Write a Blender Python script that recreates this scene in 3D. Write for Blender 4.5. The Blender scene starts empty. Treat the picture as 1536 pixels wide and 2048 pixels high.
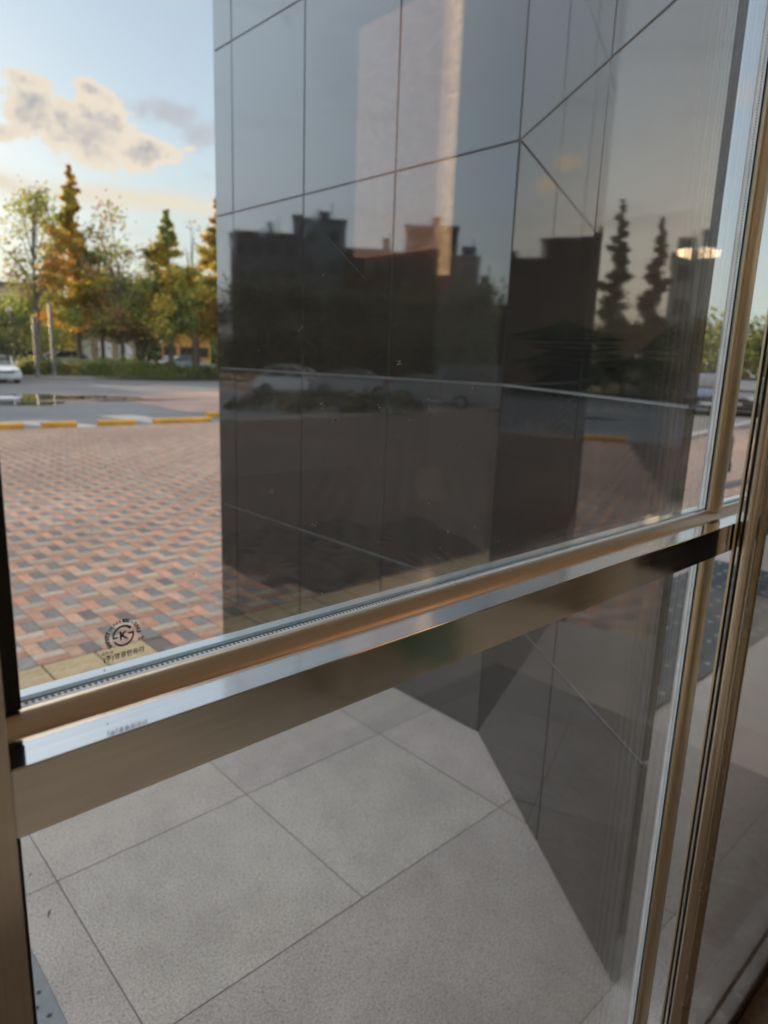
import bpy, bmesh, math, random
import numpy as np
from mathutils import Vector, Matrix
random.seed(7); rng = np.random.default_rng(7)
C = bpy.context.scene.collection
sc = bpy.context.scene
R = math.radians

# ------------------------------------------------------------------ camera
# world axes: x runs right along the glazing, y runs outwards, z up; metres
HEAD, PITCH, ROLL = R(43.3), math.atan(.2202), math.atan(223/6176)
Rt = Vector((math.cos(HEAD), -math.sin(HEAD), 0)); Fh = Vector((math.sin(HEAD), math.cos(HEAD), 0)); Z = Vector((0, 0, 1))
F = Fh*math.cos(PITCH)-Z*math.sin(PITCH); U = Fh*math.sin(PITCH)+Z*math.cos(PITCH)
cr = Rt*math.cos(ROLL)+U*math.sin(ROLL); cu = U*math.cos(ROLL)-Rt*math.sin(ROLL)
cam_d = bpy.data.cameras.new('camera'); cam = bpy.data.objects.new('camera', cam_d); C.objects.link(cam)
cam.matrix_world = Matrix(((cr.x, cu.x, -F.x, 0), (cr.y, cu.y, -F.y, 0), (cr.z, cu.z, -F.z, 1.45), (0, 0, 0, 1)))
cam_d.sensor_fit = 'VERTICAL'; cam_d.sensor_height = 36; cam_d.lens = 36*1361/2048
cam_d.clip_start = .01; cam_d.clip_end = 3000
cam_d.dof.use_dof = True; cam_d.dof.focus_distance = .62; cam_d.dof.aperture_fstop = 6.8
sc.camera = cam

# ------------------------------------------------------------------ world, sun, exposure
SUN_AZ, SUN_EL = -9.0, 6.5
EXPO = 1.9
sc.view_settings.view_transform = 'Standard'; sc.view_settings.look = 'None'
sc.view_settings.gamma = 1; sc.view_settings.use_curve_mapping = False; sc.view_settings.exposure = EXPO
sc.cycles.max_bounces = 10; sc.cycles.glossy_bounces = 6; sc.cycles.transparent_max_bounces = 16
sc.cycles.diffuse_bounces = 3; sc.cycles.sample_clamp_indirect = 4
sc.cycles.use_denoising = True
w = bpy.data.worlds.new('World'); sc.world = w; w.use_nodes = True
nt = w.node_tree; nt.nodes.clear()
def N(t, kind, **kw):
    n = t.nodes.new(kind)
    for k, v in kw.items(): setattr(n, k, v)
    return n
class G:
    """tiny helper to write node maths"""
    def __init__(s, t): s.t = t
    def _in(s, sock, v):
        if hasattr(v, 'is_linked') or hasattr(v, 'links'): s.t.links.new(v, sock)
        else: sock.default_value = v
    def m(s, op, a, b=None, c=None, clamp=False):
        n = N(s.t, 'ShaderNodeMath', operation=op, use_clamp=clamp); s._in(n.inputs[0], a)
        if b is not None: s._in(n.inputs[1], b)
        if c is not None: s._in(n.inputs[2], c)
        return n.outputs[0]
    def mix(s, f, a, b, mode='MIX'):
        n = N(s.t, 'ShaderNodeMix', data_type='RGBA', blend_type=mode); s._in(n.inputs[0], f)
        s._in(n.inputs[6], a if hasattr(a, 'links') else (*a, 1)); s._in(n.inputs[7], b if hasattr(b, 'links') else (*b, 1))
        return n.outputs[2]
    def ss(s, v, lo, hi, a=0., b=1.):
        n = N(s.t, 'ShaderNodeMapRange', interpolation_type='SMOOTHSTEP'); s._in(n.inputs[0], v)
        n.inputs[1].default_value = lo; n.inputs[2].default_value = hi; n.inputs[3].default_value = a; n.inputs[4].default_value = b
        return n.outputs[0]
    def noise(s, vec, scale, detail=4, rough=.55, out=0):
        n = N(s.t, 'ShaderNodeTexNoise'); 
        if vec is not None: s.t.links.new(vec, n.inputs['Vector'])
        n.inputs['Scale'].default_value = scale; n.inputs['Detail'].default_value = detail; n.inputs['Roughness'].default_value = rough
        return n.outputs[out]
g = G(nt)
tc = N(nt, 'ShaderNodeTexCoord'); sep = N(nt, 'ShaderNodeSeparateXYZ'); nt.links.new(tc.outputs['Generated'], sep.inputs[0])
X, Y, Zz = sep.outputs
az = g.m('MULTIPLY', g.m('ARCTAN2', X, Y), 180/math.pi)
hor = g.m('SQRT', g.m('ADD', g.m('MULTIPLY', X, X), g.m('MULTIPLY', Y, Y)))
sl = g.m('DIVIDE', Zz, g.m('MAXIMUM', hor, .001))
comb = N(nt, 'ShaderNodeCombineXYZ'); nt.links.new(az, comb.inputs[0]); nt.links.new(g.m('MULTIPLY', sl, 57.3), comb.inputs[1])
P = comb.outputs[0]
def blob(a0, s0, ra, rs, amp=1.0):
    u = g.m('DIVIDE', g.m('SUBTRACT', az, a0), ra); v = g.m('DIVIDE', g.m('SUBTRACT', sl, s0), rs)
    d = g.m('ADD', g.m('MULTIPLY', u, u), g.m('MULTIPLY', v, v))
    return g.m('MULTIPLY', g.m('EXPONENT', g.m('MULTIPLY', d, -1.0)), amp)
def total(bl):
    t = bl[0]
    for b in bl[1:]: t = g.m('MAXIMUM', t, b)
    return t
n1 = g.noise(P, .42, 8, .62); n2 = g.noise(P, .16, 3, .5)
big = total([blob(17.2, .285, 2.3, .036), blob(20.6, .27, 3.6, .046, 1.1), blob(24.3, .25, 2.9, .024, 1.05), blob(14.6, .25, 2.6, .016, .95),
             blob(20.9, .312, 1.5, .018, .85), blob(17, .31, 1.9, .014, .9),
             blob(-75, .3, 14, .06), blob(130, .3, 25, .08), blob(-150, .4, 30, .08)])
n3 = g.noise(P, 1.5, 5, .6)
dens = g.m('ADD', g.m('ADD', big, g.m('MULTIPLY', g.m('SUBTRACT', n1, .5), 1.5)), g.m('MULTIPLY', g.m('SUBTRACT', n3, .5), .7))
mask = g.ss(dens, .37, .62)
core = g.m('MULTIPLY', g.ss(dens, .60, 1.15), g.ss(g.noise(P, .9, 6, .62), .30, .62, .35, 1.0))
soft = total([blob(26.2, .302, 3.4, .020), blob(30, .285, 3.4, .024, .95), blob(29, .232, 1.5, .012, .6), blob(70, .33, 9, .02, .7)])
smask = g.ss(g.m('ADD', g.m('ADD', soft, g.m('MULTIPLY', g.m('SUBTRACT', n1, .5), 2.2)), g.m('MULTIPLY', g.m('SUBTRACT', n3, .5), .8)), .25, 1.0, 0, .85)
bu = g.m('DIVIDE', g.m('SUBTRACT', sl, g.m('ADD', .193, g.m('MULTIPLY', g.m('SUBTRACT', n2, .5), .03))), .013)
band = g.m('MULTIPLY', g.m('EXPONENT', g.m('MULTIPLY', g.m('MULTIPLY', bu, bu), -1.0)), g.m('MULTIPLY', g.ss(n2, .3, .6, .6, 1.0), g.m('MULTIPLY', g.ss(az, 0, 13, .1, 1), g.ss(az, 34, 60, 1, 0))))
st = N(nt, 'ShaderNodeMapping'); st.inputs['Scale'].default_value = (.3, 1.6, 1); nt.links.new(P, st.inputs[0])
wisp = g.ss(g.noise(st.outputs[0], .22, 6, .6), .52, .78, 0, .35)
sky = N(nt, 'ShaderNodeTexSky', sky_type='NISHITA', sun_disc=False)
sky.sun_elevation = R(SUN_EL); sky.sun_rotation = R(SUN_AZ); sky.dust_density = 1.2; sky.ozone_density = 1.4; sky.altitude = 20
SKY_ST = .12
K = 1/(SKY_ST*2**EXPO)               # cloud radiances below are display-linear
def sc3(c): return tuple(x*K for x in c)
# thin even high haze veils the blue
veil = g.ss(sl, 0, 1.2, .70, .86)
base = g.mix(veil, sky.outputs[0], sc3((.50, .585, .70)))
low = g.ss(sl, -.02, .30, .88, 0.0)
base = g.mix(low, base, sc3((.70, .75, .70)))
hi = g.ss(sl, .42, 1.15, 0, .92)
base = g.mix(hi, base, sc3((1.85, 1.80, 1.86)))
sunside = g.m('MULTIPLY', blob(-23, .60, 24, .62), 1.0)
base = g.mix(sunside, base, sc3((1.75, 2.08, 2.42)))
col = g.mix(wisp, base, sc3((.80, .76, .72)))
col = g.mix(band, col, sc3((1.0, .88, .72)))
col = g.mix(smask, col, sc3((.62, .62, .68)))
pk = g.ss(g.m('ADD', total([blob(-12.0, .268, 1.6, .014), blob(-13.8, .24, 1.5, .02, .9)]), g.m('MULTIPLY', g.m('SUBTRACT', n1, .5), 1.2)), .45, .9, 0, .8)
col = g.mix(pk, col, sc3((3.0, 2.3, 1.7)))
ccol = g.mix(core, sc3((1.04, .90, .74)), sc3((.55, .54, .57)))
col = g.mix(mask, col, ccol)
bg = N(nt, 'ShaderNodeBackground'); bg.inputs[1].default_value = SKY_ST; nt.links.new(col, bg.inputs[0])
wo = N(nt, 'ShaderNodeOutputWorld'); nt.links.new(bg.outputs[0], wo.inputs[0])
sd = bpy.data.lights.new('sun', 'SUN'); sun = bpy.data.objects.new('sun', sd); C.objects.link(sun)
sd.energy = 2.6; sd.angle = R(.5); sd.color = (1, .70, .42)
sv = Vector((math.sin(R(SUN_AZ))*math.cos(R(SUN_EL)), math.cos(R(SUN_AZ))*math.cos(R(SUN_EL)), math.sin(R(SUN_EL))))
sun.rotation_euler = sv.to_track_quat('Z', 'Y').to_euler(); sun.location = (0, 0, 40)

# ------------------------------------------------------------------ materials
def newmat(name):
    m = bpy.data.materials.new(name); m.use_nodes = True
    t = m.node_tree; b = t.nodes['Principled BSDF']; return m, t, b, G(t)
def objco(t): return N(t, 'ShaderNodeTexCoord').outputs['Object']
def simple(name, col, rough=.6, metal=0, var=.12, scale=6, bump=0, bscale=60, spec=.5, ior=None):
    m, t, b, g = newmat(name); co = objco(t)
    n = g.noise(co, scale, 5, .6)
    v = g.ss(n, .3, .7, 1-var, 1+var)
    mx = N(t, 'ShaderNodeVectorMath', operation='SCALE'); mx.inputs[0].default_value = col; t.links.new(v, mx.inputs['Scale'])
    t.links.new(mx.outputs[0], b.inputs['Base Color'])
    b.inputs['Roughness'].default_value = rough; b.inputs['Metallic'].default_value = metal
    b.inputs['Specular IOR Level'].default_value = spec
    if ior: b.inputs['IOR'].default_value = ior
    if bump:
        bp = N(t, 'ShaderNodeBump'); bp.inputs['Strength'].default_value = bump; bp.inputs['Distance'].default_value = .01
        t.links.new(g.noise(co, bscale, 4, .6), bp.inputs['Height']); t.links.new(bp.outputs[0], b.inputs['Normal'])
    return m
def attrmat(name, rough=.7, var=.15, scale=30, bump=.2, bscale=120, spec=.4, trans=0.):
    """base colour from the mesh's own 'Col' attribute (one per block or leaf)"""
    m, t, b, g = newmat(name); co = objco(t)
    a = N(t, 'ShaderNodeAttribute', attribute_name='Col')
    v = g.ss(g.noise(co, scale, 4, .6), .3, .7, 1-var, 1+var)
    mx = N(t, 'ShaderNodeVectorMath', operation='SCALE'); t.links.new(a.outputs['Color'], mx.inputs[0]); t.links.new(v, mx.inputs['Scale'])
    t.links.new(mx.outputs[0], b.inputs['Base Color']); b.inputs['Roughness'].default_value = rough
    b.inputs['Specular IOR Level'].default_value = spec
    if bump:
        bp = N(t, 'ShaderNodeBump'); bp.inputs['Strength'].default_value = bump; bp.inputs['Distance'].default_value = .004
        t.links.new(g.noise(co, bscale, 4, .6), bp.inputs['Height']); t.links.new(bp.outputs[0], b.inputs['Normal'])
    if trans:
        tr = N(t, 'ShaderNodeBsdfTranslucent'); t.links.new(mx.outputs[0], tr.inputs[0])
        ms = N(t, 'ShaderNodeMixShader'); ms.inputs[0].default_value = trans
        t.links.new(b.outputs[0], ms.inputs[1]); t.links.new(tr.outputs[0], ms.inputs[2])
        t.links.new(ms.outputs[0], t.nodes['Material Output'].inputs[0])
    return m
M = {}
# brushed stainless steel with faint smudges
def steel(name, col, r0, r1, aniso=(2, 2, 220), bump=.012):
    m, t, b, g = newmat(name); co = objco(t)
    mp = N(t, 'ShaderNodeMapping'); mp.inputs['Scale'].default_value = aniso; t.links.new(co, mp.inputs[0])
    br = g.noise(mp.outputs[0], 6, 4, .6); sm = g.noise(co, 9, 5, .65)
    t.links.new(g.m('ADD', g.ss(sm, .35, .75, r0, r1), g.m('MULTIPLY', br, .05)), b.inputs['Roughness'])
    b.inputs['Metallic'].default_value = 1
    v = g.m('MULTIPLY', g.ss(br, .2, .8, .93, 1.04), g.ss(sm, .3, .8, 1.02, .93))
    mx = N(t, 'ShaderNodeVectorMath', operation='SCALE'); mx.inputs[0].default_value = col; t.links.new(v, mx.inputs['Scale'])
    t.links.new(mx.outputs[0], b.inputs['Base Color'])
    bp = N(t, 'ShaderNodeBump'); bp.inputs['Strength'].default_value = bump; bp.inputs['Distance'].default_value = .0003
    t.links.new(br, bp.inputs['Height']); t.links.new(bp.outputs[0], b.inputs['Normal'])
    return m
M['steel'] = steel('brushed_steel', (.72, .69, .65), .05, .16, (2, 60, 160))
M['steel_v'] = steel('brushed_steel_upright', (.72, .67, .60), .10, .22, (120, 120, 2))
M['mirror'] = steel('polished_steel', (.84, .82, .79), .055, .10, (1, 30, 30))
M['brass'] = steel('warm_steel', (.92, .78, .55), .26, .34, (120, 120, 2))
M['satin'] = steel('satin_steel', (.84, .70, .52), .26, .32, (1.5, 60, 60))
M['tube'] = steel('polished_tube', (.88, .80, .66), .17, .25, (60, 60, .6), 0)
M['tube_reflected'] = steel('reflected_tube', (.52, .44, .33), .2, .3, (60, 60, .6), 0)
M['dull_steel'] = steel('dull_kick_steel', (.23, .22, .205), .22, .38, (2, 60, 60))
M['rubber'] = simple('black_rubber', (.012, .012, .013), .55)
M['green_seal'] = simple('green_glass_edge', (.05, .085, .085), .25)
M['alu'] = simple('spacer_aluminium', (.88, .89, .90), .4, 0)
def translucent(name, col, tcol, f):
    m, t, b, g = newmat(name); b.inputs['Base Color'].default_value = (*col, 1); b.inputs['Roughness'].default_value = .4
    tr = N(t, 'ShaderNodeBsdfTranslucent'); v = g.ss(g.noise(objco(t), 30, 3, .6), .3, .7, .85, 1.1)
    mx = N(t, 'ShaderNodeVectorMath', operation='SCALE'); mx.inputs[0].default_value = tcol; t.links.new(v, mx.inputs['Scale']); t.links.new(mx.outputs[0], tr.inputs[0])
    ms = N(t, 'ShaderNodeMixShader'); ms.inputs[0].default_value = f; t.links.new(b.outputs[0], ms.inputs[1]); t.links.new(tr.outputs[0], ms.inputs[2])
    t.links.new(ms.outputs[0], t.nodes['Material Output'].inputs[0]); return m
M['foam'] = translucent('white_edge_spacer', (.9, .9, .92), (.95, .96, .98), .8)
M['foam2'] = translucent('grey_edge_seal', (.5, .5, .52), (.60, .58, .58), .7)
M['hole'] = simple('dark_hole', (.03, .035, .04), .7)
# clear glass: Fresnel (Schlick) mix of transparency and mirror, with a little dirt
def glass(name, tint, f0=.05, dirt=.0, r=0.0):
    m, t, b, g = newmat(name); t.nodes.remove(b); co = objco(t)
    geo = N(t, 'ShaderNodeNewGeometry'); dp = N(t, 'ShaderNodeVectorMath', operation='DOT_PRODUCT')
    t.links.new(geo.outputs['Incoming'], dp.inputs[0]); t.links.new(geo.outputs['Normal'], dp.inputs[1])
    c = g.m('SUBTRACT', 1.0, g.m('ABSOLUTE', dp.outputs['Value'])); c2 = g.m('MULTIPLY', c, c)
    fr = g.m('ADD', f0, g.m('MULTIPLY', g.m('MULTIPLY', g.m('MULTIPLY', c2, c2), c), 1-f0), clamp=True)
    tr = N(t, 'ShaderNodeBsdfTransparent'); tr.inputs[0].default_value = (*tint, 1)
    gl = N(t, 'ShaderNodeBsdfGlossy'); gl.inputs['Roughness'].default_value = r; gl.inputs[0].default_value = (.97, .98, 1, 1)
    ms = N(t, 'ShaderNodeMixShader'); t.links.new(fr, ms.inputs[0]); t.links.new(tr.outputs[0], ms.inputs[1]); t.links.new(gl.outputs[0], ms.inputs[2])
    out = ms.outputs[0]
    if dirt:
        df = N(t, 'ShaderNodeBsdfDiffuse'); df.inputs[0].default_value = (.75, .74, .70, 1)
        n = g.noise(co, 5, 5, .65); n2 = g.noise(co, 34, 3, .6)
        mp = N(t, 'ShaderNodeMapping'); mp.inputs['Scale'].default_value = (9, 1, 1.2); t.links.new(co, mp.inputs[0])
        st = g.noise(mp.outputs[0], 1, 3, .6)
        f = g.m('MULTIPLY', g.m('ADD', g.ss(n, .42, .8, .9, 2.0), g.ss(st, .4, .8, 0, .45)), g.m('MULTIPLY', g.ss(n2, .2, .8, .5, 1.2), dirt))
        # a pale patch the size of a palm, at waist height
        sp = N(t, 'ShaderNodeSeparateXYZ'); t.links.new(co, sp.inputs[0])
        nn = g.m('MULTIPLY', g.m('SUBTRACT', g.noise(co, 60, 4, .6), .5), 1.1)
        for (px, pz, rx, rz, am) in ((.424, 1.351, .017, .015, .075), (.43, 1.336, .02, .006, .04), (.31, 1.64, .02, .022, .03)):
            u = g.m('DIVIDE', g.m('SUBTRACT', sp.outputs[0], px), rx); v = g.m('DIVIDE', g.m('SUBTRACT', sp.outputs[2], pz), rz)
            d = g.m('ADD', g.m('ADD', g.m('MULTIPLY', u, u), g.m('MULTIPLY', v, v)), nn)
            f = g.m('ADD', f, g.ss(d, .5, 1.15, am, 0))
        m2 = N(t, 'ShaderNodeMixShader'); t.links.new(f, m2.inputs[0]); t.links.new(out, m2.inputs[1]); t.links.new(df.outputs[0], m2.inputs[2]); out = m2.outputs[0]
    t.links.new(out, t.nodes['Material Output'].inputs[0]); return m
M['glass'] = glass('window_glass', (.985, .992, .99), .035, .015)
M['glass2'] = glass('window_glass_outer', (.985, .992, .99), .02)
M['carglass'] = simple('dark_car_glass', (.02, .025, .03), .05, spec=.8)
M['fleck'] = simple('white_speck', (.8, .8, .78), .8)
M['ink'] = simple('black_ink', (.012, .011, .013), .5)
# polished dark granite
def granite(name, col, ior, rough):
    m, t, b, g = newmat(name); co = objco(t)
    a = g.noise(co, 900, 2, .6); c = g.noise(co, 1.6, 5, .6)
    v = g.m('MULTIPLY', g.ss(a, .35, .7, .7, 1.5), g.ss(c, .3, .7, .8, 1.25))
    mx = N(t, 'ShaderNodeVectorMath', operation='SCALE'); mx.inputs[0].default_value = col; t.links.new(v, mx.inputs['Scale'])
    t.links.new(mx.outputs[0], b.inputs['Base Color']); b.inputs['IOR'].default_value = ior
    s = g.noise(co, 3.5, 6, .7); t.links.new(g.ss(s, .45, .85, rough, rough+.085), b.inputs['Roughness'])
    bp = N(t, 'ShaderNodeBump'); bp.inputs['Strength'].default_value = .03; bp.inputs['Distance'].default_value = .01
    t.links.new(g.noise(co, 1.5, 2, .5), bp.inputs['Height']); t.links.new(bp.outputs[0], b.inputs['Normal'])
    return m
M['granite'] = granite('polished_black_granite', (.010, .011, .0125), 2.55, .028)
M['grout'] = simple('grey_mortar', (.42, .43, .44), .85)
M['floor_tile'] = None
def floor_granite():
    m, t, b, g = newmat('bush_hammered_granite'); co = objco(t)
    a = N(t, 'ShaderNodeAttribute', attribute_name='Col')
    s1 = g.noise(co, 210, 3, .7); s2 = g.noise(co, 80, 3, .6); st = g.noise(co, 2.3, 6, .62); st2 = g.noise(co, 9, 5, .6)
    base = g.mix(g.ss(s1, .40, .62), (.32, .292, .265), (.56, .515, .47))
    base = g.mix(g.ss(s2, .56, .70, 0, .55), base, (.48, .42, .39))
    base = g.mix(g.ss(g.noise(co, 150, 2, .5), .60, .68, 0, .7), base, (.12, .12, .125))
    base = g.mix(1.0, base, a.outputs['Color'], 'MULTIPLY')
    k = g.m('MULTIPLY', g.ss(st, .30, .74, 1.14, .94), g.ss(st2, .35, .75, 1.06, .95))
    mx = N(t, 'ShaderNodeVectorMath', operation='SCALE'); t.links.new(base, mx.inputs[0]); t.links.new(k, mx.inputs['Scale'])
    t.links.new(mx.outputs[0], b.inputs['Base Color']); b.inputs['Roughness'].default_value = .62
    bp = N(t, 'ShaderNodeBump'); bp.inputs['Strength'].default_value = .35; bp.inputs['Distance'].default_value = .002
    t.links.new(s2, bp.inputs['Height']); t.links.new(bp.outputs[0], b.inputs['Normal']); return m
M['floor_tile'] = floor_granite()
M['step'] = simple('granite_step', (.40, .38, .36), .7, scale=60)
M['joint'] = simple('dark_floor_joint', (.13, .125, .12), .9)
M['paver'] = attrmat('concrete_pavers', .9, .14, 25, .3, 250, spec=.2)
M['paver_joint'] = simple('sandy_paver_joint', (.17, .14, .12), .95)
M['tactile'] = simple('yellow_tactile', (.46, .35, .20), .8, var=.15, scale=14)
M['moss'] = simple('mossy_joint', (.09, .13, .06), .95)
M['asphalt'] = simple('asphalt', (.135, .14, .15), .8, var=.22, scale=.35, bump=.2, bscale=40)
M['asphalt2'] = simple('worn_tan_asphalt', (.17, .15, .13), .85, var=.2, scale=.3)
M['pinkpave'] = simple('worn_pink_paving', (.30, .20, .17), .85, var=.2, scale=.6)  # plain pinkish colour for the band and patch on the road
M['kerb'] = simple('concrete_kerb', (.36, .34, .31), .85)
M['white_paint'] = simple('worn_white_paint', (.36, .34, .32), .7, var=.3, scale=1.5)
M['yellow'] = simple('yellow_paint', (.62, .33, .035), .55, var=.15, scale=4)
M['water'] = simple('puddle_water', (.03, .032, .035), .03, spec=1., ior=1.6, var=.0)
M['soil'] = simple('soil', (.07, .06, .04), .95, scale=1)
M['bark'] = simple('bark', (.13, .11, .095), .9, scale=8, bump=.5, bscale=20)
M['bark_pale'] = simple('pale_bark', (.17, .155, .14), .9, scale=8)
M['leaf'] = attrmat('leaves', .6, .25, 3, 0, trans=.45)
M['white_car'] = simple('white_car_paint', (.75, .77, .8), .25, spec=.6, var=.02)
M['silver_car'] = simple('silver_car_paint', (.35, .37, .40), .25, .5, var=.02)
M['dark_car'] = simple('dark_car_paint', (.03, .035, .045), .2, spec=.6, var=.02)
M['blue_car'] = simple('blue_car_paint', (.05, .085, .16), .2, spec=.6, var=.02)
M['red_car'] = simple('maroon_car_paint', (.16, .05, .045), .2, spec=.6, var=.02)
M['tyre'] = simple('tyre_rubber', (.02, .02, .02), .8)
M['lens'] = simple('headlight_lens', (.7, .7, .68), .1, spec=.8)
M['redlens'] = simple('red_tail_lens', (.35, .02, .02), .2)
M['plate'] = simple('number_plate', (.6, .6, .58), .5)
M['pink_wall'] = simple('pink_brick_wall', (.46, .32, .27), .9, scale=.4)
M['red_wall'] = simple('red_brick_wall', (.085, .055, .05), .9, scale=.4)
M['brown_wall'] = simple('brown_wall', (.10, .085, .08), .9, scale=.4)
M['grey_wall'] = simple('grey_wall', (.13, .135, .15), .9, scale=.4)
M['pale_wall'] = simple('pale_wall', (.5, .48, .44), .9, scale=.4)
M['orange_wall'] = simple('orange_wall', (.60, .30, .06), .8, scale=.4)
M['tan_wall'] = simple('tan_shop_wall', (.34, .26, .18), .85, scale=.5)
M['teal'] = simple('pale_teal_sheet', (.15, .20, .215), .5, scale=.5)
M['roof'] = simple('dark_roof', (.10, .105, .12), .7)
M['window'] = simple('dark_window', (.03, .035, .045), .08, spec=.7)
M['white'] = simple('white_paint', (.78, .78, .76), .5)
M['pole'] = simple('galvanised_pole', (.20, .195, .19), .5, .3)
M['dark_metal'] = simple('dark_railing', (.05, .05, .055), .5)
M['cone'] = simple('orange_plastic', (.65, .14, .03), .5)
# interior
M['carpet'] = simple('brown_carpet', (.20, .135, .085), .95, var=.25, scale=40, bump=.4, bscale=300)
M['hall_floor'] = simple('warm_stone_hall_floor', (.56, .45, .33), .45, var=.08, scale=2)
M['hall_wall'] = simple('warm_plaster', (.70, .60, .48), .85, var=.05)
M['ceiling'] = simple('ceiling_white', (.74, .66, .55), .9, var=.03)
M['marble'] = simple('pink_marble', (.80, .60, .52), .3, var=.1, scale=3)
M['dark_stone'] = simple('black_stone_column', (.012, .012, .013), .25, var=.2)
M['pot'] = simple('pot_glaze', (.36, .26, .17), .3)
M['frond'] = simple('palm_frond', (.06, .09, .035), .5)
M['grate'] = simple('grey_drain_plate', (.20, .22, .235), .5, .3, var=.1, scale=30)
M['mat'] = simple('blue_grey_mat', (.045, .06, .07), .9, var=.2, scale=30)
M['star'] = simple('pale_mat_star', (.45, .46, .47), .8)
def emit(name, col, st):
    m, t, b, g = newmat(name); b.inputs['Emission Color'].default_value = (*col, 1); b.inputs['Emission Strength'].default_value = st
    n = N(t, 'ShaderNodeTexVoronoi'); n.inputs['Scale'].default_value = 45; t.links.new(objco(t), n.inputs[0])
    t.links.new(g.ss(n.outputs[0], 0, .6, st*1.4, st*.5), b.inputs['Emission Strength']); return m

# ------------------------------------------------------------------ mesh helpers
class MB:
    def __init__(s): s.v = []; s.f = []; s.c = None
    def add(s, vs, fs):
        o = len(s.v); s.v += [tuple(v) for v in vs]; s.f += [tuple(i+o for i in f) for f in fs]; return s
    def box(s, x0, y0, z0, x1, y1, z1, M4=None):
        vs = [Vector((x, y, z)) for z in (z0, z1) for y in (y0, y1) for x in (x0, x1)]
        if M4: vs = [M4 @ v for v in vs]
        return s.add(vs, [(0, 2, 3, 1), (4, 5, 7, 6), (0, 1, 5, 4), (2, 6, 7, 3), (0, 4, 6, 2), (1, 3, 7, 5)])
    def prism(s, pts, z0, z1):          # plan polygon, counter-clockwise
        n = len(pts); vs = [(x, y, z0) for x, y in pts]+[(x, y, z1) for x, y in pts]
        return s.add(vs, [tuple(range(n))[::-1], tuple(range(n, 2*n))]+[(i, (i+1) % n, n+(i+1) % n, n+i) for i in range(n)])
    def prof(s, pts, a0, a1, axis='x'): # (u,v) profile swept along an axis: x -> (y,z); y -> (x,z)
        n = len(pts); mk = (lambda a, u, v: (a, u, v)) if axis == 'x' else (lambda a, u, v: (u, a, v))
        vs = [mk(a0, u, v) for u, v in pts]+[mk(a1, u, v) for u, v in pts]
        return s.add(vs, [tuple(range(n)), tuple(range(n, 2*n))[::-1]]+[(i, n+i, n+(i+1) % n, (i+1) % n) for i in range(n)])
    def tube(s, pts, rad, n=10, cap=True):
        pts = [Vector(p) for p in pts]; rr = rad if isinstance(rad, (list, tuple)) else [rad]*len(pts); o = len(s.v)
        up = None
        for i, p in enumerate(pts):
            d = (pts[min(i+1, len(pts)-1)]-pts[max(i-1, 0)]).normalized()
            a = d.orthogonal().normalized() if up is None else (up-d*up.dot(d)).normalized(); up = a; b = d.cross(a)
            for k in range(n):
                t = 2*math.pi*k/n; s.v.append(tuple(p+(a*math.cos(t)+b*math.sin(t))*rr[i]))
        for i in range(len(pts)-1):
            for k in range(n): s.f.append((o+i*n+k, o+i*n+(k+1) % n, o+(i+1)*n+(k+1) % n, o+(i+1)*n+k))
        if cap: s.f.append(tuple(o+k for k in range(n))[::-1]); s.f.append(tuple(o+(len(pts)-1)*n+k for k in range(n)))
        return s
    def lathe(s, prof, cx=0, cy=0, n=20):
        o = len(s.v)
        for r, z in prof:
            for k in range(n): t = 2*math.pi*k/n; s.v.append((cx+r*math.cos(t), cy+r*math.sin(t), z))
        for i in range(len(prof)-1):
            for k in range(n): s.f.append((o+i*n+k, o+i*n+(k+1) % n, o+(i+1)*n+(k+1) % n, o+(i+1)*n+k))
        return s
    def build(s, name, mat, parent=None, smooth=False, bevel=0, cols=None, seg=2):
        me = bpy.data.meshes.new(name); me.from_pydata(s.v, [], s.f); me.materials.append(mat)
        if cols is not None:
            a = me.color_attributes.new('Col', 'FLOAT_COLOR', 'CORNER')
            cnt = np.array([len(f) for f in s.f]); cc = np.repeat(np.array(cols, dtype=np.float32), cnt, axis=0)
            a.data.foreach_set('color', np.concatenate([cc, np.ones((len(cc), 1), np.float32)], 1).ravel())
        if smooth: me.polygons.foreach_set('use_smooth', [True]*len(me.polygons))
        o = bpy.data.objects.new(name, me); C.objects.link(o)
        if bevel:
            bm = bmesh.new(); bm.from_mesh(me); bmesh.ops.remove_doubles(bm, verts=bm.verts, dist=1e-5)
            bmesh.ops.bevel(bm, geom=[e for e in bm.edges if len(e.link_faces) == 2 and e.calc_face_angle(0) > .5], offset=bevel, segments=seg, affect='EDGES', clamp_overlap=True)
            bm.to_mesh(me); bm.free()
        if smooth and hasattr(me, 'set_sharp_from_angle'): me.set_sharp_from_angle(angle=R(40))
        if parent: o.parent = parent
        return o
def tag(o, label, cat, group=None, kind=None):
    o['label'] = label; o['category'] = cat
    if group: o['group'] = group
    if kind: o['kind'] = kind
    return o
def thing(name, label, cat, loc=(0, 0, 0), rz=0, group=None):
    o = bpy.data.objects.new(name, None); C.objects.link(o); o.location = loc; o.rotation_euler = (0, 0, rz); o.empty_display_size = .2
    return tag(o, label, cat, group)
def struct(o): o['kind'] = 'structure'; return o
def kids(o): return [c for c in bpy.data.objects if c.parent == o]
def dup(root, loc, rz=0, label=None, group=None, scale=None):
    def cp(o, par):
        c = o.copy(); C.objects.link(c); c.parent = par
        for k in kids(o): cp(k, c)
        return c
    r = cp(root, None); r.location = loc; r.rotation_euler = (0, 0, rz)
    if scale: r.scale = scale
    if label: r['label'] = label
    if group: r['group'] = group
    return r
def pol(azd, d, ox=0, oy=0): return (ox+math.sin(R(azd))*d, oy+math.cos(R(azd))*d)
def polm(phi, d): return (4.03-math.sin(R(phi))*d, math.cos(R(phi))*d)

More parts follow.
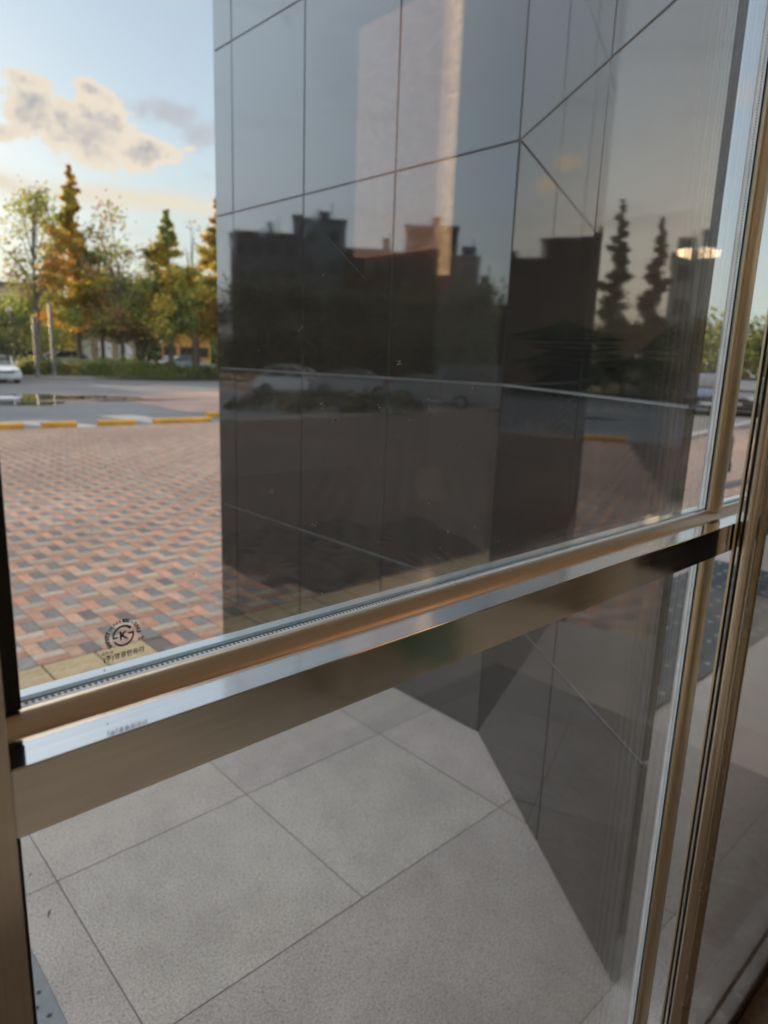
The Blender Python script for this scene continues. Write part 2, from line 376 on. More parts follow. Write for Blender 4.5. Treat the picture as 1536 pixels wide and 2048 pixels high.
# ------------------------------------------------------------------ ground
struct(MB().add([(-600, -600, -.03), (600, -600, -.03), (600, 900, -.03), (-600, 900, -.03)], [(0, 1, 2, 3)]).build('ground', M['asphalt']))
# red paver plaza: basket-weave of small blocks, one real block each
def pavers():
    mb = MB(); cols = []; W_ = .15; gp = .0035
    y0 = 3.245; x_off = 1.015
    pal_g = [(.18, .17, .165), (.20, .19, .18), (.22, .21, .20), (.245, .235, .225)]
    pal_r = [(.42, .22, .15), (.38, .21, .15), (.43, .255, .18), (.34, .215, .16)]
    pal_t = [(.51, .28, .19), (.45, .27, .19), (.48, .31, .22)]
    pal_c = [(.40, .33, .26), (.37, .31, .245), (.42, .35, .275)]
    def q(xa, ya, xb, yb, pal):
        ya = max(ya, y0 if xa < 1.36 else 2.75); yb = min(yb, 13.8)
        if yb-ya < .01: return
        c = np.array(random.choice(pal))*random.uniform(.86, 1.12)
        c = c*(1+.07*math.sin(xa*1.3+1.7*math.sin(ya*.9))+.06*math.sin(ya*2.3-xa*.8))
        if xa < max(.55, .165*ya): c = (c*.35+np.array((.06, .055, .05)))*.62  # blocks out of direct view darkened so the granite mirrors them dimly
        z = random.uniform(-.0008, .0008)
        o = len(mb.v); mb.v += [(xa+gp/2, ya+gp/2, z), (xb-gp/2, ya+gp/2, z), (xb-gp/2, yb-gp/2, z), (xa+gp/2, yb-gp/2, z)]; mb.f.append((o, o+1, o+2, o+3)); cols.append(c)
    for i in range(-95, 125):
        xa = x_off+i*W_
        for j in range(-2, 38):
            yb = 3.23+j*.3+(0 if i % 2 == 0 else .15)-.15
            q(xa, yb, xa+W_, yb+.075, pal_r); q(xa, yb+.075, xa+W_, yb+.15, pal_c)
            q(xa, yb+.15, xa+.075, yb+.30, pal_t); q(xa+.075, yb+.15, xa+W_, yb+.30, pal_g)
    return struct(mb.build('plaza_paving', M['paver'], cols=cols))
pavers()
struct(MB().add([(-14, 3.24, -.004), (1.37, 3.24, -.004), (1.37, 2.75, -.004), (30, 2.75, -.004), (30, 13.85, -.004), (-14, 13.85, -.004)], [(0, 1, 2, 3, 4, 5)]).build('plaza_bedding', M['paver_joint']))
# yellow tactile strip, raised dots
mb = MB(); md = MB()
for k in range(-40, 3):
    x0 = .7525+k*.245
    mb.box(x0-.12+.004, 2.965, -.02, x0+.12, 3.24, 0)
    if -3 < k < 6:
        for a in range(5):
            for b_ in range(5):
                cx, cy = x0-.10+a*.048, 3.0+b_*.05
                md.lathe([(.016, 0), (.012, .002), (.006, .0028), (0.0005, .003)], cx, cy, 8)
struct(mb.build('tactile_paving', M['tactile'], bevel=.002, seg=1)); 
t_ = md.build('tactile_dots', M['tactile'], smooth=True); struct(t_)
struct(MB().add([(-12, 2.93, -.006), (1.368, 2.93, -.006), (1.368, 3.239, -.006), (-12, 3.239, -.006)], [(0, 1, 2, 3)]).build('mossy_joint_bed', M['moss']))
# entrance granite floor, 0.6 m slabs
mb = MB(); cols = []
xs = [.48+.61*k for k in range(-20, 24)]; ys = [.43, .585, 1.185, 1.787, 2.39, 2.958]
for i in range(len(xs)-1):
    for j in range(len(ys)-1):
        wide = ys[j+1] < 1.2                     # the rows next to the glass are double-width slabs
        if wide and (i % 2 or i+2 >= len(xs)): continue
        xr = xs[i+2] if wide else xs[i+1]
        o = len(mb.v); z = random.uniform(-.0004, .0004)
        q_ = .0013; mb.v += [(xs[i]+q_, ys[j]+q_, z), (xr-q_, ys[j]+q_, z), (xr-q_, ys[j+1]-q_, z), (xs[i]+q_, ys[j+1]-q_, z)]
        mb.f.append((o, o+1, o+2, o+3)); v = random.uniform(.88, 1.07); cols.append((v, v*random.uniform(.985, 1.01), v*random.uniform(.97, 1.01)))
struct(mb.build('entrance_floor', M['floor_tile'], cols=cols))
struct(MB().add([(-12, .42, -.004), (14, .42, -.004), (14, 2.96, -.004), (-12, 2.96, -.004)], [(0, 1, 2, 3)]).build('floor_joints', M['joint']))

# road beyond the plaza
def sheet(name, pts, z, mat): return struct(MB().add([(x, y, z) for x, y in pts], [tuple(range(len(pts)))]).build(name, mat))
sheet('road', [(-90, 13.86), (200, 13.86), (200, 38.4), (-90, 38.4)], -.022, M['asphalt'])
sheet('worn_paving_band', [(8.5, 16.6), (40, 18.5), (60, 33), (13, 26), (9, 23.5)], -.017, M['pinkpave'])  # pinkish band and patch laid over the road asphalt
sheet('worn_road_patch', [(6.0, 21.5), (13, 20.0), (11, 24), (7, 25.3)], -.013, M['pinkpave'])  # pinkish patch laid over the road asphalt
sheet('road_marking', [(4.5, 13.95), (5.3, 13.95), (4.6, 15.6), (3.5, 15.5)], -.013, M['white_paint'])
sheet('road_marking', [(6.4, 14.0), (7.1, 14.0), (6.9, 16.3), (6.0, 16.4)], -.013, M['white_paint'])
sheet('road_marking', [(3.0, 14.1), (3.4, 14.1), (4.0, 14.9), (2.2, 14.9)], -.013, M['white_paint'])
def puddle(name, cx, cy, rx, ry, seed):
    rnd = random.Random(seed); pts = []
    for k in range(40):
        t = 2*math.pi*k/40; r = 1+.22*math.sin(3*t+seed)+.13*math.sin(7*t+2*seed)+rnd.uniform(-.05, .05)
        pts.append((cx+rx*r*math.cos(t), cy+ry*r*math.sin(t)))
    return sheet(name, pts, -.009, M['water'])
puddle('puddle', 7.0, 23.2, 2.3, 1.5, 2); puddle('puddle', 5.2, 20.6, 1.6, .6, 5); puddle('puddle', 9.3, 21.5, 1.7, .35, 8)
sheet('asphalt_apron', [(17, 7.1), (140, 11), (140, 13.86), (17, 13.86)], .004, M['asphalt2'])
sheet('asphalt_apron', [(21.5, 3.3), (140, 3.3), (140, 10.99), (21.5, 7.35)], .003, M['asphalt2'])
k_ = MB()
for (a, b) in [((11.5, 5.9), (15.4, 6.5)), ((15.4, 6.5), (21.4, 7.4)), ((21.4, 7.4), (30, 8.6))]:
    d = Vector((b[0]-a[0], b[1]-a[1])).normalized(); n_ = Vector((-d.y, d.x))*.09
    k_.prism([(a[0]-n_.x, a[1]-n_.y), (b[0]-n_.x, b[1]-n_.y), (b[0]+n_.x, b[1]+n_.y), (a[0]+n_.x, a[1]+n_.y)], 0, .10)
tag(k_.build('kerb_edging', M['kerb']), 'pale concrete kerb edging running between red paving and tan asphalt at right', 'kerb')
# painted kerb blocks along the plaza edge
segs = [(1.6, 2.15), (2.4, 3.78), (4.1, 4.73), (5.15, 5.92), (6.32, 7.65)]
lab = {2: 'short yellow kerb block in front of the white painted patch, second from left', 3: 'yellow kerb block right of the white painted patch',
       1: 'yellow kerb block at the left edge of view below the puddle', 4: 'longest yellow kerb block, ending beside the dark granite wall', 0: 'yellow kerb block hidden behind the left window jamb'}
for i, (a, b) in enumerate(segs):
    if i == 0: continue
    t_ = thing('kerb_block', lab[i], 'kerb block', ((a+b)/2, 13.93, 0), 0, 'yellow kerb blocks at the plaza edge')
    L = (b-a)/2
    MB().prof([(-.07, -.02), (.07, -.02), (.07, .08), (.045, .11), (-.045, .11), (-.07, .08)], -L, L).build('block', M['yellow'], t_)
t_ = thing('kerb_block', 'far yellow kerb block half hidden by the granite wall, beyond the others', 'kerb block', (8.9, 15.1, 0), R(-12), 'yellow kerb blocks at the plaza edge')
MB().prof([(-.07, -.02), (.07, -.02), (.07, .08), (.045, .11), (-.045, .11), (-.07, .08)], -.65, .65).build('block', M['yellow'], t_)
tag(MB().box(-70, 13.86, -.05, 2.2, 14.02, .05).build('kerb_edging', M['kerb'], bevel=.01), 'grey kerb running left from the yellow blocks', 'kerb')
# planting bed
sheet('planting_bed', [(-120, 38.6), (180, 38.6), (180, 75), (-120, 75)], .10, M['soil'])
tag(MB().box(5.5, 38.4, -.03, 80, 38.6, .14).build('bed_kerb', M['kerb'], bevel=.01), 'dark stone kerb along the front of the hedge bed', 'kerb')

# ------------------------------------------------------------------ granite wing wall
E_ = (1.368, .587); C_ = (2.014, 1.539); L_ = (2.014, 3.556)
WT = 5.2
wall = thing('granite_wall', 'tall polished black granite wing wall of large slabs bent at a vertical corner', 'wall', (0, 0, 0))
def off(p, d, k): return (p[0]+d[0]*k, p[1]+d[1]*k)
MB().prism([(2.022, 3.548), (2.022, 1.541), (1.3755, .588), (1.447, .648), (2.45, 1.45), (2.45, 3.548)], 0, WT-.01).build('core', M['grout'], wall)
MB().prism([(2.016, 3.563), (2.016, 2.955), (2.445, 2.955), (2.445, 3.563)], -.46, -.001).build('plinth', M['granite'], wall)
zl = [0.0, .595, 1.385, 2.192, 2.997, 3.80, 4.60, WT]
def slab(u0, u1, z0, z1, O, du, nrm, name, th=.02, gp=.004):
    # one slab per cell; every slab a hair out of true, as hung stone is
    o = Vector((*O, 0)); d = Vector((*du, 0)).normalized(); n = Vector((*nrm, 0)).normalized()
    ta, tb = random.gauss(0, R(.10)), random.gauss(0, R(.10)); uc, zc = (u0+u1)/2, (z0+z1)/2
    vs = []
    for back in (0, 1):
        for z in (z0+gp, z1-gp):
            for u in (u0+gp, u1-gp):
                k = -th*back + (0 if back else (u-uc)*math.tan(ta)+(z-zc)*math.tan(tb))
                vs.append(o+d*u+Vector((0, 0, z))+n*k)
    return vs
def face(name, cuts, O, du, nrm):
    mb = MB()
    for i in range(len(cuts)-1):
        for j in range(len(zl)-1):
            vs = slab(cuts[i], cuts[i+1], zl[j], zl[j+1], O, du, nrm, name)
            mb.add(vs, [(0, 1, 3, 2), (4, 6, 7, 5), (0, 4, 5, 1), (2, 3, 7, 6), (0, 2, 6, 4), (1, 5, 7, 3)])
    return mb
face('slab_facing', [0, .602, 1.218, 1.84, 2.017], C_, (0, 1), (-1, 0)).build('slab_facing', M['granite'], wall)
dv = (E_[0]-C_[0], E_[1]-C_[1]); ln = math.hypot(*dv)
nr = (dv[1]/ln, -dv[0]/ln)          # towards the window
if nr[0]*(-1)+nr[1]*(0) < 0: nr = (-nr[0], -nr[1])
face('slab_facing', [0, .65, ln], C_, dv, nr).build('slab_facing', M['granite'], wall)
MB().box(2.014-.02+.024, 3.5495, 0, 2.45, 3.566, WT-.01).build('end_slab', M['granite'], wall)

for k in range(2):
    struct(MB().box(-12, 2.962+.30*k, -.46, 18, 3.262+.30*k, -.15*(k+1)).build('steps', M['step'], bevel=.006))
sheet2 = MB().add([(-12, 3.56, -.452), (40, 3.56, -.452), (40, 3.86, -.452), (-12, 3.86, -.452)], [(0, 1, 2, 3)]).build('step_apron', M['step']); struct(sheet2)
# drain plate with star-shaped slots
dr = thing('drain_plate', 'grey metal drain cover with rows of star-shaped holes beside the left jamb', 'drain cover', (0, 0, 0))
MB().box(.06, .60, -.01, .357, 2.6, .004).build('plate', M['grate'], dr, bevel=.001, seg=1)
mb = MB()
for a in range(9):
    for b_ in range(52):
        cx, cy = .085+a*.031+(.0155 if b_ % 2 else 0), .64+b_*.037
        if cx > .345: continue
        o = len(mb.v); mb.v.append((cx, cy, .0052))
        for k in range(10):
            r = .0078 if k % 2 == 0 else .0036; t = math.pi*k/5+.3; mb.v.append((cx+r*math.cos(t), cy+r*math.sin(t), .0052))
        for k in range(10): mb.f.append((o, o+1+k, o+1+(k+1) % 10))
mb.build('slots', M['hole'], dr)
# entrance mat
mt = thing('entrance_mat', 'dark blue-grey entrance mat with scattered pale stars, beyond the narrow pane', 'mat', (0, 0, 0))
MB().box(2.72, 1.15, 0, 5.5, 1.98, .012).build('mat_pile', M['mat'], mt, bevel=.004)
mb = MB()
for a in range(22):
    for b_ in range(7):
        cx, cy = 2.80+a*.125+(.06 if b_ % 2 else 0), 1.20+b_*.12
        o = len(mb.v); mb.v.append((cx, cy, .0135)); r0 = random.uniform(.02, .027)
        for k in range(10):
            r = r0 if k % 2 == 0 else r0*.35; t = math.pi*k/5; mb.v.append((cx+r*math.cos(t), cy+r*math.sin(t), .0135))
        for k in range(10): mb.f.append((o, o+1+k, o+1+(k+1) % 10))
mb.build('star_pattern', M['star'], mt)
# fallen leaf slivers on the floor
for i, (x, y, a, L, lb) in enumerate([(.426, 1.682, 60, .030, 'longest brown leaf sliver lying on the floor slab beside the drain cover'),
                            (.412, 1.86, 80, .011, 'tiny brown leaf sliver on the floor slab, left of a matching pair'), (.432, 1.86, 50, .013, 'tiny brown leaf sliver on the floor slab, right of a matching pair')]):
    mb = MB(); c, s = math.cos(R(a)), math.sin(R(a)); pr = [(-1, 0, .001), (-.4, .13, .004), (.3, .12, .005), (1, 0, .002), (.3, -.10, .002), (-.4, -.12, .002)]
    mb.add([(x+(u*c-v*s)*L/2, y+(u*s+v*c)*L/2, z) for u, v, z in pr]+[(x+(u*c-v*s)*L/2, y+(u*s+v*c)*L/2, z-.0008) for u, v, z in pr], [(0, 1, 2, 3, 4, 5), (11, 10, 9, 8, 7, 6)]+[(i, 6+i, 6+(i+1) % 6, (i+1) % 6) for i in range(6)])
    tag(mb.build('leaf_sliver', M['bark']), lb, 'dead leaf', 'leaf slivers on the entrance floor')

# ------------------------------------------------------------------ glazed screen
HT = 3.55
scr = thing('glazed_screen', 'fixed double-glazed window in a stainless steel frame with a deep middle rail', 'window', (0, 0, 0))
def halfround(y_back, y_front, z0, z1, n=10):
    zc, hh = (z0+z1)/2, (z1-z0)/2; pts = [(y_back, z1), (y_back, z0)]
    for k in range(n+1):
        t = -math.pi/2+math.pi*k/n; pts.append((y_back-.003-(y_back-.003-y_front)*math.cos(t), zc+hh*math.sin(t)))
    return pts
XE = 3.98
MB().box(.086, .4095, 1.214, XE, .4225, 1.249).build('outer_ledge', M['mirror'], scr, bevel=.0006, seg=2)
MB().box(.09, .4036, 1.215, XE, .4092, 1.2505).build('outer_seal', M['green_seal'], scr)
MB().box(.094, .3987, 1.215, 1.006, .4034, 1.2497).build('glass_spacer', M['alu'], scr)
mb = MB(); x = .098
while x < 1.0:
    o = len(mb.v); mb.v += [(x, .3996, 1.2500), (x+.0018, .3996, 1.2500), (x+.0018, .4022, 1.2500), (x, .4022, 1.2500)]; mb.f.append((o, o+1, o+2, o+3)); x += .0036
mb.build('spacer_holes', M['hole'], scr)
MB().box(.090, .3905, 1.236, XE, .3925, 1.2530).build('inner_seal', M['alu'], scr)
BZ, BY = 1.2430, .3462          # top of the box bar and its inner face
bead = [(.3903, 1.2335), (.3903, 1.2530), (.3893, 1.2532), (.3868, 1.2522), (.3830, 1.2493), (.3795, 1.2462), (.3770, 1.2432), (.3760, 1.2405), (.3760, 1.2335)]
MB().prof(bead, .0760, XE).build('middle_rail', M['satin'], scr, smooth=True)
MB().box(.0760, BY, 1.2032, XE, .3757, BZ).build('rail_box', M['mirror'], scr, bevel=.0007, seg=2)
# uprights
MB().box(.0, BY-.0005, 0, .0757, .43, HT).build('jamb', M['steel_v'], scr, bevel=.0012)
MB().box(.0760, .386, 1.2545, .0925, .3922, HT).build('jamb_seal', M['rubber'], scr)
MB().box(.0760, .386, .075, .0862, .3922, 1.2030).build('jamb_seal', M['rubber'], scr)
MB().box(.0860, .3988, 1.2506, .0945, .4034, HT).build('glass_spacer', M['brass'], scr)
def mull(x0, x1, z0, z1, mat, name, yb=.3903, yf=.3795):
    n = 12; xc = (x0+x1)/2; hw = (x1-x0)/2
    pl = [(x0, yb)]+[(xc-hw*math.cos(math.pi*k/n), yb-.004-(yb-.004-yf)*math.sin(math.pi*k/n)**.7) for k in range(n+1)]+[(x1, yb)]
    return MB().prism(pl, z0, z1).build(name, mat, scr, smooth=True)
mull(1.0205, 1.0600, 1.2520, HT, M['brass'], 'mullion'); mull(1.0205, 1.0600, .075, 1.2335, M['brass'], 'mullion')
for z0, z1 in ((1.2545, HT), (.075, 1.2330)):
    MB().box(1.0180, .3905, z0, 1.0203, .3924, z1).build('mullion_seal', M['rubber'], scr)
    MB().add([(1.0085, .3990, z0), (1.0135, .3990, z0), (1.0135, .3990, z1), (1.0085, .3990, z1)], [(0, 1, 2, 3)]).build('glass_edge_seal', M['foam2'], scr)
    MB().add([(1.0142, .3990, z0), (1.0350, .3990, z0), (1.0350, .3990, z1), (1.0142, .3990, z1)], [(0, 1, 2, 3)]).build('glass_spacer', M['foam'], scr)
    m_ = MB(); z = z0+.004
    while z < min(z1, 2.4):
        o = len(m_.v); m_.v += [(1.0225, .3987, z), (1.0275, .3987, z), (1.0275, .3987, z+.0017), (1.0225, .3987, z+.0017)]; m_.f.append((o, o+1, o+2, o+3)); z += .0036
    m_.build('spacer_holes', M['hole'], scr)
MB().box(1.100, .4096, 1.2495, 1.112, .4225, HT).build('outer_mullion', M['steel_v'], scr)
MB().box(1.100, .4096, .075, 1.112, .4225, 1.2135).build('outer_mullion', M['steel_v'], scr)
# panes
def pane(x0, x1, y0, y1, z0, z1, mat, par=scr, nm='glass_pane'): return MB().box(x0, y0, z0, x1, y1, z1).build(nm, mat, par)
main_pane = pane(.0935, 1.036, .3927, .3984, 1.2495, HT, M['glass'])
pane(.0935, 1.066, .4037, .4088, 1.2508, HT, M['glass2'])
pane(.0872, 1.036, .3927, .3984, .076, 1.233, M['glass']); pane(.0872, 1.066, .4037, .4088, .076, 1.2135, M['glass2'])
pane(1.0365, 3.98, .3927, .3984, 1.2495, HT, M['glass2']); pane(1.0365, 3.98, .3927, .3984, .076, 1.233, M['glass2'])
MB().box(.0762, .3765, 0, 3.98, .4225, .074).build('bottom_rail', M['dull_steel'], scr, bevel=.001)
MB().box(-6, .3465, HT+.002, 12, .4225, HT+.12).build('head_rail', M['steel'], scr)
# dust flecks and scratches on the inner face of the main pane
mb = MB(); yy = .3924
def fleck(x, z, r, el=1, rot=0):
    n = random.randint(5, 7); o = len(mb.v); pts = []
    for k in range(n):
        t = 2*math.pi*k/n; q = r*random.uniform(.55, 1.2); u, v = q*math.cos(t)*el, q*math.sin(t)
        pts.append((x+u*math.cos(rot)-v*math.sin(rot), yy, z+u*math.sin(rot)+v*math.cos(rot)))
    mb.v += pts; mb.f.append(tuple(range(o, o+n)))
for _ in range(230):
    x, z = random.uniform(.12, .98), 1.26+abs(random.gauss(0, .17))
    fleck(x, z, random.choice([.00022]*6+[.0004, .0006])*random.uniform(.7, 1.5), random.choice([1, 1, 1.8]), random.uniform(0, 3.14))
for (x, z) in [(.318, 1.408), (.36, 1.415), (.305, 1.418), (.418, 1.413), (.458, 1.38), (.262, 1.36), (.38, 1.45), (.285, 1.47), (.47, 1.43), (.30, 1.33), (.425, 1.41)]:
    for _ in range(9): fleck(x+random.gauss(0, .0011), z+random.gauss(0, .0014), random.uniform(.0002, .0006), random.choice([1, 2]), random.uniform(0, 3.14))
for k in range(34):
    t = k/33; fleck(.308+.034*t, 1.532-.023*t, random.uniform(.00008, .0003), 1.8, -.6)
mb.build('dust_specks', M['fleck'], main_pane)
# safety mark printed on the pane
def text(body, size, x, z, rot=0, bold=0.0, par=None, shear=0, y=.3923):
    cu_ = bpy.data.curves.new('glass_marking', 'FONT'); cu_.body = body; cu_.size = size; cu_.align_x = 'CENTER'; cu_.align_y = 'CENTER'
    cu_.offset = bold; cu_.resolution_u = 3; cu_.extrude = 0
    ob = bpy.data.objects.new('glass_marking', cu_); C.objects.link(ob)
    ob.matrix_world = Matrix.Translation((x, y, z)) @ Matrix.Rotation(math.pi/2, 4, 'X') @ Matrix.Rotation(rot, 4, 'Z')
    bpy.context.view_layer.update()
    me = bpy.data.meshes.new_from_object(ob.evaluated_get(bpy.context.evaluated_depsgraph_get()))
    me.transform(ob.matrix_world); bpy.data.objects.remove(ob)
    return me
mk = bmesh.new(); cx, cz = .1535, 1.2803
def addtext(*a, **k): mk.from_mesh(text(*a, **k))
def ring(cx, cz, r, t0, t1, wd0, wd1, n=26):
    for k in range(n):
        a, b_ = t0+(t1-t0)*k/n, t0+(t1-t0)*(k+1)/n; wa, wb = wd0+(wd1-wd0)*k/n, wd0+(wd1-wd0)*(k+1)/n
        vs = [mk.verts.new((cx+(r+s*w_/2)*math.cos(t), .3923, cz+(r+s*w_/2)*math.sin(t))) for t, w_, s in ((a, wa, -1), (a, wa, 1), (b_, wb, 1), (b_, wb, -1))]
        mk.faces.new(vs)
ring(cx, cz, .0062, R(38), R(185), .0016, .0010); ring(cx, cz, .0062, R(208), R(365), .0010, .0012)
def bar2(x0, z0, x1, z1, wd):
    d = Vector((x1-x0, z1-z0)).normalized(); n_ = Vector((-d.y, d.x))*wd/2
    mk.faces.new([mk.verts.new((p[0], .3923, p[1])) for p in ((x0-n_.x, z0-n_.y), (x1-n_.x, z1-n_.y), (x1+n_.x, z1+n_.y), (x0+n_.x, z0+n_.y))])
bar2(cx-.0066, cz-.0006, cx-.0032, cz-.0004, .0011); bar2(cx+.0028, cz+.0010, cx+.0067, cz+.0010, .0011)
addtext('K', .0072, cx-.0001, cz, 0, .00028)
def arc_text(s, r, t0, t1, size, bold):
    for i, ch in enumerate(s):
        t = t0+(t1-t0)*i/max(1, len(s)-1)
        if ch != ' ': addtext(ch, size, cx+r*math.cos(t), cz+r*math.sin(t), t-math.pi/2, bold)
arc_text('GLASS', .0096, R(143), R(101), .0028, .00007); arc_text('KSL', .0096, R(84), R(66), .0028, .00018)
arc_text('-2003', .0096, R(50), R(2), .0031, .00018); arc_text('SAFETY', .0098, R(212), R(160), .0031, .00022)
addtext('Ⅱ류', .0030, cx+.0112, cz-.0048, 0, .00008); addtext('(U3-1)', .0026, cx-.0102, cz-.0088, R(3), .00006)
addtext('(주)영광판유리', .0042, cx, cz-.0124, R(1), .00010)
me = bpy.data.meshes.new('safety_mark'); mk.to_mesh(me); mk.free(); me.materials.append(M['ink'])
so = bpy.data.objects.new('safety_mark', me); C.objects.link(so); so.parent = main_pane; so['label'] = 'black safety glass mark printed in the lower left corner'
# specks of dirt on ledge and rail
mb = MB()
for _ in range(46):
    x, y, z = random.choice([(random.uniform(.1, .7), random.uniform(.411, .4215), 1.2493), (random.uniform(.1, 1.0), random.uniform(.3485, .367), BZ+.0003)])
    o = len(mb.v); r = random.uniform(.00015, .0005); a = random.uniform(0, 3)
    mb.v += [(x+r*math.cos(a), y+r*math.sin(a)*.5, z), (x-r*math.sin(a)*.4, y+r*.4*math.cos(a), z), (x-r*math.cos(a), y-r*math.sin(a)*.5, z), (x+r*.3, y-r*.4, z)]; mb.f.append((o, o+1, o+2, o+3))
mb.build('dirt_specks', M['ink'], scr)

# ------------------------------------------------------------------ glass door with a tubular pull handle and its reflected copy, at right
door = thing('glass_door', 'steel framed glass door at right with a full-height tubular post and a darker copy as its reflection', 'door', (0, 0, 0))
MB().box(1.0095, .3415, 0, 1.0120, .3442, HT).build('stile_trim', M['brass'], door)
MB().box(1.0122, .3420, 0, 1.0225, .3440, HT).build('stile_seal', M['rubber'], door)
for (x, y, zr, mk_) in ((1.0290, .3317, .34, 'tube'), (1.0750, .3317, .375, 'tube_reflected')):  # second, darker post stands in for the reflection of the first
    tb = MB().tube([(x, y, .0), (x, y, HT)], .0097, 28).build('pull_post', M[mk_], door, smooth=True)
    MB().tube([(x, y, zr), (x, y, zr+.0010)], .00985, 28).build('joint_ring_or_reflection', M['rubber'], tb, smooth=True)
MB().box(1.0227, .3460, 0, 3.98, .3720, .060).build('bottom_rail', M['dull_steel'], door, bevel=.0015)
MB().box(1.0227, .3418, .0605, 3.98, .3455, HT).build('door_glass', M['glass2'], door)
# the rest of the glazed front, seen only in reflections and from the side
side = thing('shopfront_glazing', 'plain glazed front continuing to both sides of the entrance screen', 'window', (0, 0, 0))
for x0, x1 in ((4.06, 8.0), (8.06, 11.9), (-2.9, .0175), (-5.9, -2.96)):
    pane(x0, x1, .394, .399, .06, HT, M['glass2'], side)
for x in (4.0, 8.0, 11.9, -2.96, -6.0): MB().box(x+.001, .376, 0, x+.059, .4225, HT).build('mullion', M['steel_v'], side)
MB().box(4.06, .376, 0, 8.0, .4225, .058).build('sill', M['steel'], side); MB().box(-5.9, .376, 0, -2.962, .4225, .058).build('sill', M['steel'], side); MB().box(-2.899, .376, 0, .0175, .4225, .058).build('sill', M['steel'], side)

# ------------------------------------------------------------------ hall behind the camera
sheet('hall_floor', [(-6, -6.5), (12, -6.5), (12, .3445), (-6, .3445)], -.002, M['hall_floor'])
sheet('carpet', [(-1.0, -1.1), (2.6, -1.1), (2.6, .344), (-1.0, .344)], .004, M['carpet'])
hall = thing('entrance_hall', 'warm plastered entrance hall around the viewer', 'building', (0, 0, 0))
MB().box(-6.2, -6.7, -.05, -6.0, .374, HT+.12).build('wall', M['hall_wall'], hall); MB().box(9.4, -6.49, .0, 9.6, .374, HT+.001).build('wall', M['hall_wall'], hall)
MB().box(-6, -6.7, -.05, 12, -6.5, HT+.12).build('wall', M['hall_wall'], hall)
MB().box(-6.2, -6.7, HT+.122, 12.2, .60, HT+.35).build('ceiling', M['ceiling'], hall)
MB().box(-6.2, .40, HT+.352, 12.2, .60, 6.5).build('upper_wall', M['grey_wall'], hall)
tag(MB().box(4.85, -2.1, 0, 6.7, -.65, 1.12).build('reception_desk', M['dark_stone'], bevel=.01), 'black polished stone desk inside the hall', 'desk')
pl = thing('marble_pier', 'pink marble pier inside the hall, given an added glowing panel and edge', 'pier', (0, 0, 0))
MB().box(3.2, -3.0, 2.15, 3.27, -2.24, HT).build('added_glow_panel', emit('added_pink_glow', (1, .50, .30), .36), pl, bevel=.005)  # glowing face added for the peach reflection in the glass, no real lamp
MB().box(3.19, -2.185, 1.98, 3.24, -2.14, HT).build('added_glow_strip', emit('added_warm_glow', (1, .56, .26), 1.05), pl)  # glow added for the bright pier edge mirrored in the glass
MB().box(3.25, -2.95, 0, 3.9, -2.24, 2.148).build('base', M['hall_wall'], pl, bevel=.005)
lp = thing('ceiling_lamp', 'square hanging lamp with a warm prismatic diffuser', 'lamp', (7.35, -2.45, 2.62))
MB().box(-.15, -.15, .0, .15, .15, .06).build('diffuser', emit('lamp_diffuser', (1, .68, .36), 3.5), lp)
MB().box(-.17, -.17, .062, .17, .17, .10).build('housing', M['white'], lp); MB().box(-.03, -.03, .102, .03, .03, HT-2.62+.119).build('stem', M['white'], lp)
def palm(loc, n, h, seed, label, zt=.38):
    rnd = random.Random(seed); t_ = thing('potted_palm', label, 'plant', loc)
    MB().lathe([(.0, 0), (.17, 0), (.22, .35), (.24, .42), (.21, .42), (.20, .38), (.0, .37)], n=20).build('pot', M['pot'], t_, smooth=True)
    mb = MB()
    for k in range(n):
        a = 2*math.pi*k/n*1.62+rnd.uniform(-.3, .3); L = h*rnd.uniform(.7, 1.1); lift = rnd.uniform(.55, 1.0); d = Vector((math.cos(a), math.sin(a), 0)); pts = []
        for i in range(13):
            s = i/12; pts.append(Vector((0, 0, zt))+d*(L*.75*s)+Vector((0, 0, 1))*(L*lift*s*1.35-L*.95*s*s))
        mb.tube(pts, [.009*(1-.7*i/12) for i in range(13)], 5)
        for i in range(3, 13):
            for sd_ in (-1, 1):
                for m_ in range(2):
                    p = pts[i-1].lerp(pts[i], m_*.5); tang = (pts[i]-pts[i-1]).normalized(); sidev = d.cross(Vector((0, 0, 1)))*sd_
                    ll = .34*h*math.sin(math.pi*min(1, (i+m_*.5)/13))*rnd.uniform(.8, 1.1)+.04
                    q = p+sidev*ll*.75+tang*ll*.55-Vector((0, 0, ll*.35)); wv = tang*.013
                    o = len(mb.v); mb.v += [tuple(p-wv), tuple(p+wv), tuple(p.lerp(q, .5)+wv*1.2), tuple(q), tuple(p.lerp(q, .5)-wv*1.2)]; mb.f.append((o, o+1, o+2, o+3, o+4))
    if zt > .4: MB().tube([(0, 0, .36), (.02, .01, zt*.6), (0, 0, zt+.03)], [.05, .042, .035], 10).build('stem', M['bark'], t_, smooth=True)
    mb.build('fronds', M['frond'], t_); return t_
palm((3.75, -1.35, .0), 17, 1.15, 3, 'tall potted palm with a bare stem standing in the hall near the window', 1.25)
palm((1.9, -1.5, 0), 12, .85, 5, 'smaller potted palm standing deeper in the hall')

